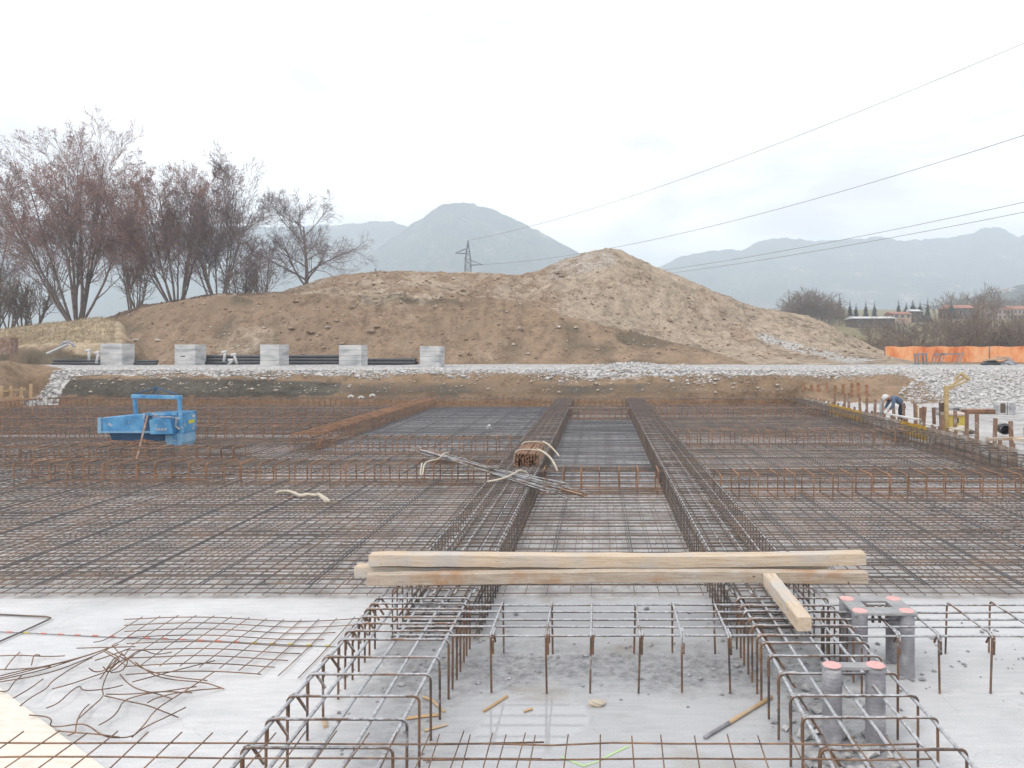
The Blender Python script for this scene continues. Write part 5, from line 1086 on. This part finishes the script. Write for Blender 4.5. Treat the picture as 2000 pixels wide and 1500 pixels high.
for i in range(7):
    px = [-10, 20, 45, 68, 268, 470, 500][i]; Y = [88, 92, 96, 90, 100, 100, 104][i]; b_ = base(px, 640 if px < 200 else 600, Y)
    place(protos, k, b_, rnd.uniform(0, 6), (1, rnd.uniform(.9, 1.2)), 'bare undergrowth shrub behind the grass bank, %s from the left' % ords[i], 'shrub', 'undergrowth under the left trees'); k += 1
# hedge of bare shrubs behind the orange fence
for i in range(44):
    px = 1640 + 10 * i + rnd.uniform(-5, 5); Y = rnd.uniform(90, 112); x = (px - VX) * Y / F
    s = rnd.uniform(.75, 1.15) * (1.2 if px > 1880 else .8)
    place(protos, k, (x, Y, 2.0), rnd.uniform(0, 6), (s, s * rnd.uniform(.5, .72) * (1.25 if px > 1880 else 1)), 'bare brown shrub of the hedge behind the orange fence, %s from the left' % ordn(i), 'shrub', 'bare hedge behind the orange fence'); k += 1
for i, (px, top_, Y) in enumerate([(1735, 628, 120), (1763, 640, 125), (1838, 590, 130), (1822, 618, 122), (1868, 630, 125), (1918, 565, 190), (1940, 560, 200), (1975, 600, 140), (1905, 600, 150), (1995, 610, 120), (1700, 640, 130), (1790, 640, 118)]):
    x = (px - VX) * Y / F; z = gz1(x, Y); H = E - (top_ - VY) * Y / F - z; s = H / 9.0
    place(ptree, i, (x, Y, z), rnd.uniform(0, 6), (s * rnd.uniform(.7, .95), s), 'slender bare tree rising above the hedge at the right, %s in the row as listed from near the shed' % ords[i] if False else ['bare tree just left of the pale shed corner', 'short bare tree in front of the pale roofed shed', 'tallest bare tree between the conifers and the red roofed house', 'bare tree left of the tallest one in the hedge', 'short bare tree before the red roofed house', 'hazy bare tree behind the red roofed house', 'hazy wide bare tree above the salmon house roof', 'bare tree before the salmon house', 'thin bare tree between the two houses', 'rightmost bare tree above the hedge', 'bare tree at the left end of the hedge by the heap foot', 'low bare tree left of the conifer group'][i], 'tree', 'bare trees above the hedge')
for i in range(26):
    px = 1690 + 12.2 * i + rnd.uniform(-4, 4); Y = rnd.uniform(135, 205); x = (px - VX) * Y / F; z = gz1(x, Y); s = rnd.uniform(.26, .44)
    place(ptree, i, (x, Y, z), rnd.uniform(0, 6), (s * 2.2, s), 'low bare bush tree before the far buildings, %s from the left' % ordn(i), 'tree', 'hazy belt of bare trees')
for i in range(14):
    px = 1850 + 12 * i + rnd.uniform(-4, 4); Y = rnd.uniform(330, 400); x = (px - VX) * Y / F; z = gz1(x, Y); s = rnd.uniform(.8, 1.25)
    place(ptree, i + 1, (x, Y, z), rnd.uniform(0, 6), (s * 1.2, s), 'hazy bare tree behind the red roofs, %s from the left' % ordn(i), 'tree', 'hazy trees behind the red roofs')
# brownish grove beyond the heap
gr_l = ['leftmost', 'second', 'third', 'fourth', 'fifth', 'sixth', 'seventh', 'eighth', 'ninth', 'rightmost']
for i in range(20):
    px = 1526 + 6.4 * i; Y = 235 + 12 * (i % 3); top_ = [602, 588, 578, 572, 568, 570, 575, 582, 590, 602][i // 2] + (3 if i % 2 else 0) + rnd.uniform(-3, 3); x = (px - VX) * Y / F; z = gz1(x, Y); H = E - (top_ - VY) * Y / F - z; s = H / 9.0
    place(ptree, i, (x, Y, z), rnd.uniform(0, 6), (s * 1.3, s), 'leafless tree of the brown grove behind the heap, %s from the left' % ordn(i), 'tree', 'brown grove behind the heap')
# conifers
def conifer(H, seed):
    rg = random.Random(seed); root = empty('conifer', (0, 0, -60)); m = MB(); m.tube([(0, 0, -.3), (0, 0, H * .95)], H * .014, 5, r2=.02); m.build('trunk', M['trunk'], root); m = MB(); z = H * .05
    while z < H:
        rr = (H - z) * .26 * rg.uniform(.8, 1.1) + .08
        for k_ in range(11):
            a = 6.283 * k_ / 11 + rg.uniform(-.3, .3); l = rr * rg.uniform(.6, 1.1); c, s = math.cos(a), math.sin(a); w_ = l * .34
            m.add([(0, 0, z), (c * l * .6 - s * w_, s * l * .6 + c * w_, z - l * .22), (c * l, s * l, z - l * .42), (c * l * .6 + s * w_, s * l * .6 - c * w_, z - l * .30), (c * l * .4, s * l * .4, z + l * .05)], [(0, 1, 4), (0, 4, 3), (1, 2, 4), (4, 2, 3), (0, 3, 2, 1)])
        z += H * .035
    m.build('foliage', M['conifer'], root); return root
cons = [conifer(10, 5), conifer(10, 6)]
for i, (px, top_, bot, wd, Y) in enumerate([(1660, 584, 612, 1.0, 260), (1672, 590, 612, 1.0, 262), (1691, 585, 612, .95, 258), (1708, 587, 612, 1.0, 265), (1755, 582, 605, .85, 270), (1770, 588, 606, 1.2, 268), (1783, 583, 606, 1.6, 272), (1797, 586, 606, 1.3, 270), (1812, 579, 604, .8, 262), (1858, 583, 604, 1.2, 300), (1640, 571, 590, .8, 300)]):
    x = (px - VX) * Y / F; z = gz1(x, Y) - .2; H = E - (top_ - VY) * Y / F - z; s = H / 10
    place(cons, i, (x, Y, z), rnd.uniform(0, 6), (s * wd, s), ['leftmost dark conifer of the group left of the shed roof', 'second conifer of the left group, leaning on the first', 'third conifer of the left group, alone with gaps', 'conifer directly above the shed roof', 'slim conifer at the left of the right hand group', 'low wide conifer in the right hand group', 'widest conifer of the right hand group', 'bushy conifer second from the right of its group', 'slim pointed conifer ending the right hand group', 'dark conifer just left of the red roofed house', 'pointed conifer peeping above the brown grove'][i], 'conifer', 'dark conifers beyond the fence')

# ------------------------------------------------------------------ houses
def house(name, px0, px1, yt, ye, yb, Y, D, walls, roof, label, win=0, rows=1, gable=False, cat='house', cut=2.0, ground=None):
    s = Y / F; x0, x1 = (px0 - VX) * s, (px1 - VX) * s; zb_ = (gz1((x0 + x1) / 2, Y) if ground is None else ground) - .6; cut = max(.4, E - (yb - VY) * s - zb_); ze = E - (ye - VY) * s - zb_; zr = E - (yt - VY) * s - zb_; W = x1 - x0
    root = empty(name, (x0, Y, zb_), 0, label, cat, 'buildings beyond the fence'); m = MB(); m.box(0, W, 0, D, 0, ze); fixn(m.build('wall', walls, root)); m = MB(); o_ = .45
    if gable: m.add([(-o_, -o_, ze), (W + o_, -o_, ze), (W + o_, D + o_, ze), (-o_, D + o_, ze), (W / 2, -o_, zr), (W / 2, D + o_, zr)], [(0, 4, 5, 3), (1, 2, 5, 4), (0, 1, 4), (2, 3, 5), (0, 3, 2, 1)])
    else: m.add([(-o_, -o_, ze), (W + o_, -o_, ze), (W + o_, D + o_, ze), (-o_, D + o_, ze), (-o_, D / 2, zr), (W + o_, D / 2, zr)], [(0, 1, 5, 4), (2, 3, 4, 5), (0, 4, 3), (1, 2, 5), (0, 3, 2, 1)])
    fixn(m.build('roof', roof, root))
    for r_ in range(rows):
        for i in range(win):
            xx = W * (i + .5) / win; zz_ = cut + (ze - cut) * (r_ + .5) / rows; ww, hh = min(.6, W / win * .25), min(.8, (ze - cut) / rows * .32); f = MB(); f.box(xx - ww - .1, xx + ww + .1, -.04, -.003, zz_ - hh - .1, zz_ + hh + .1); fo = f.build('window', M['wall_white'] if walls is not M['wall_dark'] else M['stakewood'], root); g_ = MB(); g_.box(xx - ww, xx + ww, -.06, -.043, zz_ - hh, zz_ + hh); g_.build('pane', M['window'], fo)
    return root
house('farm_shed', 1672, 1748, 617, 622, 637, 215, 9, M['wall_dark'], M['roof_white'], 'long dark shed with a pale roof in front of the conifers', 4, 1, cat='shed')
house('farmhouse', 1859, 1906, 594, 602, 622, 300, 12, M['wall_dark'], M['roof_red'], 'long dark farmhouse with a red tiled roof at the right', 6, 2)
house('house', 1914, 1975, 600, 605, 624, 305, 11, M['wall_pink'], M['roof_red'], 'wide salmon coloured house with many windows at the right', 7, 2)
house('tower_house', 1926, 1944, 591, 595, 622, 303, 8, M['wall_pink'], M['roof_red'], 'narrow salmon tower rising from the middle of the wide salmon house', 1, 2)
house('house', 1979, 2030, 596, 604, 626, 306, 11, M['wall_pink'], M['roof_red'], 'red roofed house cut off by the right picture edge', 6, 2)
house('outbuilding', 1784, 1800, 603, 608, 622, 262, 8, M['wall_dark'], M['roof_white'], 'small outbuilding with a whitish roof between the shed and the farmhouse', 2, 1, cat='outbuilding')
house('outbuilding', 1745, 1780, 608, 613, 622, 255, 8, M['wall_pink'], M['roof_red'], 'low building with a dull red roof behind the right end of the shed', 3, 1, cat='outbuilding')
for i, (px, py, w_, lab) in enumerate([(1948, 568, 9, 'left white house on the hazy hillside above the salmon house'), (1964, 569, 8, 'middle white house on the hazy hillside, partly behind its neighbour'), (1980, 566, 13, 'largest white house on the hazy hillside at right'), (1872, 560, 7, 'tiny white house on the hazy hillside above the farmhouse'), (1772, 585, 8, 'white house showing between the conifers'), (1702, 588, 7, 'white house between the two conifer groups'), (1652, 594, 6, 'tiny white house right of the brown grove')]):
    hx, hy, hz_ = hill_at(3 if px > 1900 else 2, px, py + 2.5); k_ = hy / F
    house('house', px - w_ / 2, px + w_ / 2, py - 4, py - 1, py + 3, hy, w_ * k_ * .7, M['wall_white'], M['roof_red'] if i % 2 else M['wall_white'], lab, 2, 1, gable=i % 2 == 0, ground=hz_)

# ------------------------------------------------------------------ worker bending over the formwork
def skin(name, chains, mat, parent, lv=2):
    me = bpy.data.meshes.new(name); vs = []; ed = []; rad = []; idx = {}
    for ch in chains:
        prev = None
        for p, r in ch:
            key = tuple(round(c, 4) for c in p)
            if key not in idx: idx[key] = len(vs); vs.append(p); rad.append(r)
            if prev is not None: ed.append((prev, idx[key]))
            prev = idx[key]
    me.from_pydata(vs, ed, []); me.materials.append(mat); o = bpy.data.objects.new(name, me); C.objects.link(o); o.parent = parent
    o.modifiers.new('skin', 'SKIN').use_smooth_shade = True
    for v, r in zip(me.skin_vertices[0].data, rad): v.radius = (r, r) if not isinstance(r, tuple) else r
    me.skin_vertices[0].data[0].use_root = True; ss = o.modifiers.new('sub', 'SUBSURF'); ss.levels = lv; ss.render_levels = lv; return o
YW = 31.8; root = empty('person', (12.85, YW, .3), 0, 'worker bending forward in dark trousers, blue-grey jacket and white helmet', 'person')
hip = (.18, 0, .78); hl, hr = (.16, -.13, .74), (.16, .13, .74); ch = (-.16, 0, 1.03); sh = (-.32, 0, 1.07); nk = (-.42, 0, 1.06); hd = (-.56, 0, 1.04)
sL, sR = (-.30, -.20, 1.03), (-.30, .20, 1.03); eL, eR = (-.36, -.26, .76), (-.40, .24, .78); wL, wR = (-.52, -.22, .55), (-.56, .18, .58)
kL, kR = (-.02, -.15, .44), (.10, .15, .42); aL, aR = (.10, -.14, .09), (.24, .15, .09); tL, tR = (-.06, -.16, .04), (.08, .17, .04)
arms = []
for s_, e_, w_ in ((sL, eL, wL), (sR, eR, wR)):
    hnd = tuple(Vector(w_) + (Vector(w_) - Vector(e_)).normalized() * .09); arms.append([(sh, .10), (s_, .075), (e_, .052), (w_, .036), (hnd, .042)])
body = skin('body', [[(hip, .11), ((.02, 0, .92), .10), (ch, .11), (sh, .09), (nk, .06), (hd, .095), ((-.63, 0, 1.00), .075)], [(hip, .11), (hl, .09), (kL, .075), (aL, .05), (tL, .045)], [(hip, .11), (hr, .09), (kR, .075), (aR, .05), (tR, .045)]] + arms, M['skin'], root)
for w_, e_, sgn in ((wL, eL, -1), (wR, eR, 1)):
    d = (Vector(w_) - Vector(e_)).normalized(); pc = Vector(w_) + d * .09; sd_ = Vector((0, 1, 0))
    chs = []
    for f_, (off, ln) in enumerate(((-.030, .062), (-.010, .072), (.010, .068), (.030, .055))):
        b0 = pc + sd_ * off; chs.append([(tuple(pc + sd_ * off * .4), .012), (tuple(b0 + d * .03), .010), (tuple(b0 + d * (.03 + ln * .5) + Vector((-.012, 0, 0))), .009), (tuple(b0 + d * (.03 + ln * .85) + Vector((-.034, 0, 0))), .008)])
    chs.append([(tuple(pc - d * .03), .012), (tuple(pc - sd_ * sgn * .045), .011), (tuple(pc - sd_ * sgn * .055 + d * .04), .010)])
    for c_ in chs: skin('finger', [c_], M['glove'], body, 1)
skin('trousers', [[((.20, 0, .80), .165), (hl, .125), (kL, .092), (tuple(Vector(aL) + Vector((0, 0, .03))), .072)], [((.20, 0, .80), .165), (hr, .125), (kR, .092), (tuple(Vector(aR) + Vector((0, 0, .03))), .072)], [((.20, 0, .80), .165), ((.10, 0, .87), .16)]], M['navy'], root)
skin('jacket', [[((.13, 0, .84), .17), ((.0, 0, .945), .165), (ch, .172), ((-.30, 0, 1.07), .13), ((-.38, 0, 1.065), .08)], [((-.30, 0, 1.07), .13), (sL, .095), (eL, .070), (tuple(Vector(wL).lerp(Vector(eL), .1)), .052)], [((-.30, 0, 1.07), .13), (sR, .095), (eR, .070), (tuple(Vector(wR).lerp(Vector(eR), .1)), .052)]], M['denim'], root)
for a_, t_ in ((aL, tL), (aR, tR)): skin('boot', [[(tuple(Vector(a_) + Vector((.02, 0, .07))), .062), (a_, .062), (tuple(Vector(t_).lerp(Vector(a_), .3)), .058), (t_, .052)]], M['wall_dark'], root, 1)
bm = bmesh.new(); bmesh.ops.create_uvsphere(bm, u_segments=20, v_segments=12, radius=1)
for v in bm.verts:
    z = v.co.z
    if z < -.05: v.co.z = -.05; v.co.x *= 1.12; v.co.y *= 1.05
    v.co.x *= .165; v.co.y *= .135; v.co.z *= .16
me = bpy.data.meshes.new('helmet'); bm.to_mesh(me); bm.free(); me.materials.append(M['white']); me.polygons.foreach_set('use_smooth', [True] * len(me.polygons)); o = bpy.data.objects.new('helmet', me); C.objects.link(o); o.parent = root; o.location = (-.58, 0, 1.07); o.rotation_euler = (0, R(-38), 0)
for nm, lc, sz, mt in (('nose', (-.665, 0, .955), (.02, .014, .024), 'skin'), ('ear', (-.55, -.098, 1.0), (.022, .012, .03), 'skin'), ('ear', (-.55, .098, 1.0), (.022, .012, .03), 'skin'), ('eye', (-.662, -.032, .985), (.012, .012, .012), 'window'), ('eye', (-.662, .032, .985), (.012, .012, .012), 'window'), ('mouth', (-.645, 0, .915), (.01, .026, .006), 'pink'), ('hair', (-.50, 0, 1.0), (.062, .085, .07), 'hair')):
    bm = bmesh.new(); bmesh.ops.create_uvsphere(bm, u_segments=12, v_segments=8, radius=1)
    for v in bm.verts: v.co = Vector((v.co.x * sz[0], v.co.y * sz[1], v.co.z * sz[2]))
    me = bpy.data.meshes.new(nm); bm.to_mesh(me); bm.free(); me.materials.append(M[mt]); me.polygons.foreach_set('use_smooth', [True] * len(me.polygons)); o = bpy.data.objects.new(nm, me); C.objects.link(o); o.parent = root if nm == 'hair' else body; o.location = lc
m = MB(); x, y, z = wp(1720, 808, 31.7); m.tube([(x, y, z - .15), (x + .01, y, z + .1), (x, y, z + .55)], .055, 10); m.tube([(x, y, z - .17), (x, y, z - .15)], .12, 10); tag(m.build('steel_prop', M['plate'], smooth=True), 'grey upright steel tube in front of the bending worker', 'tube')
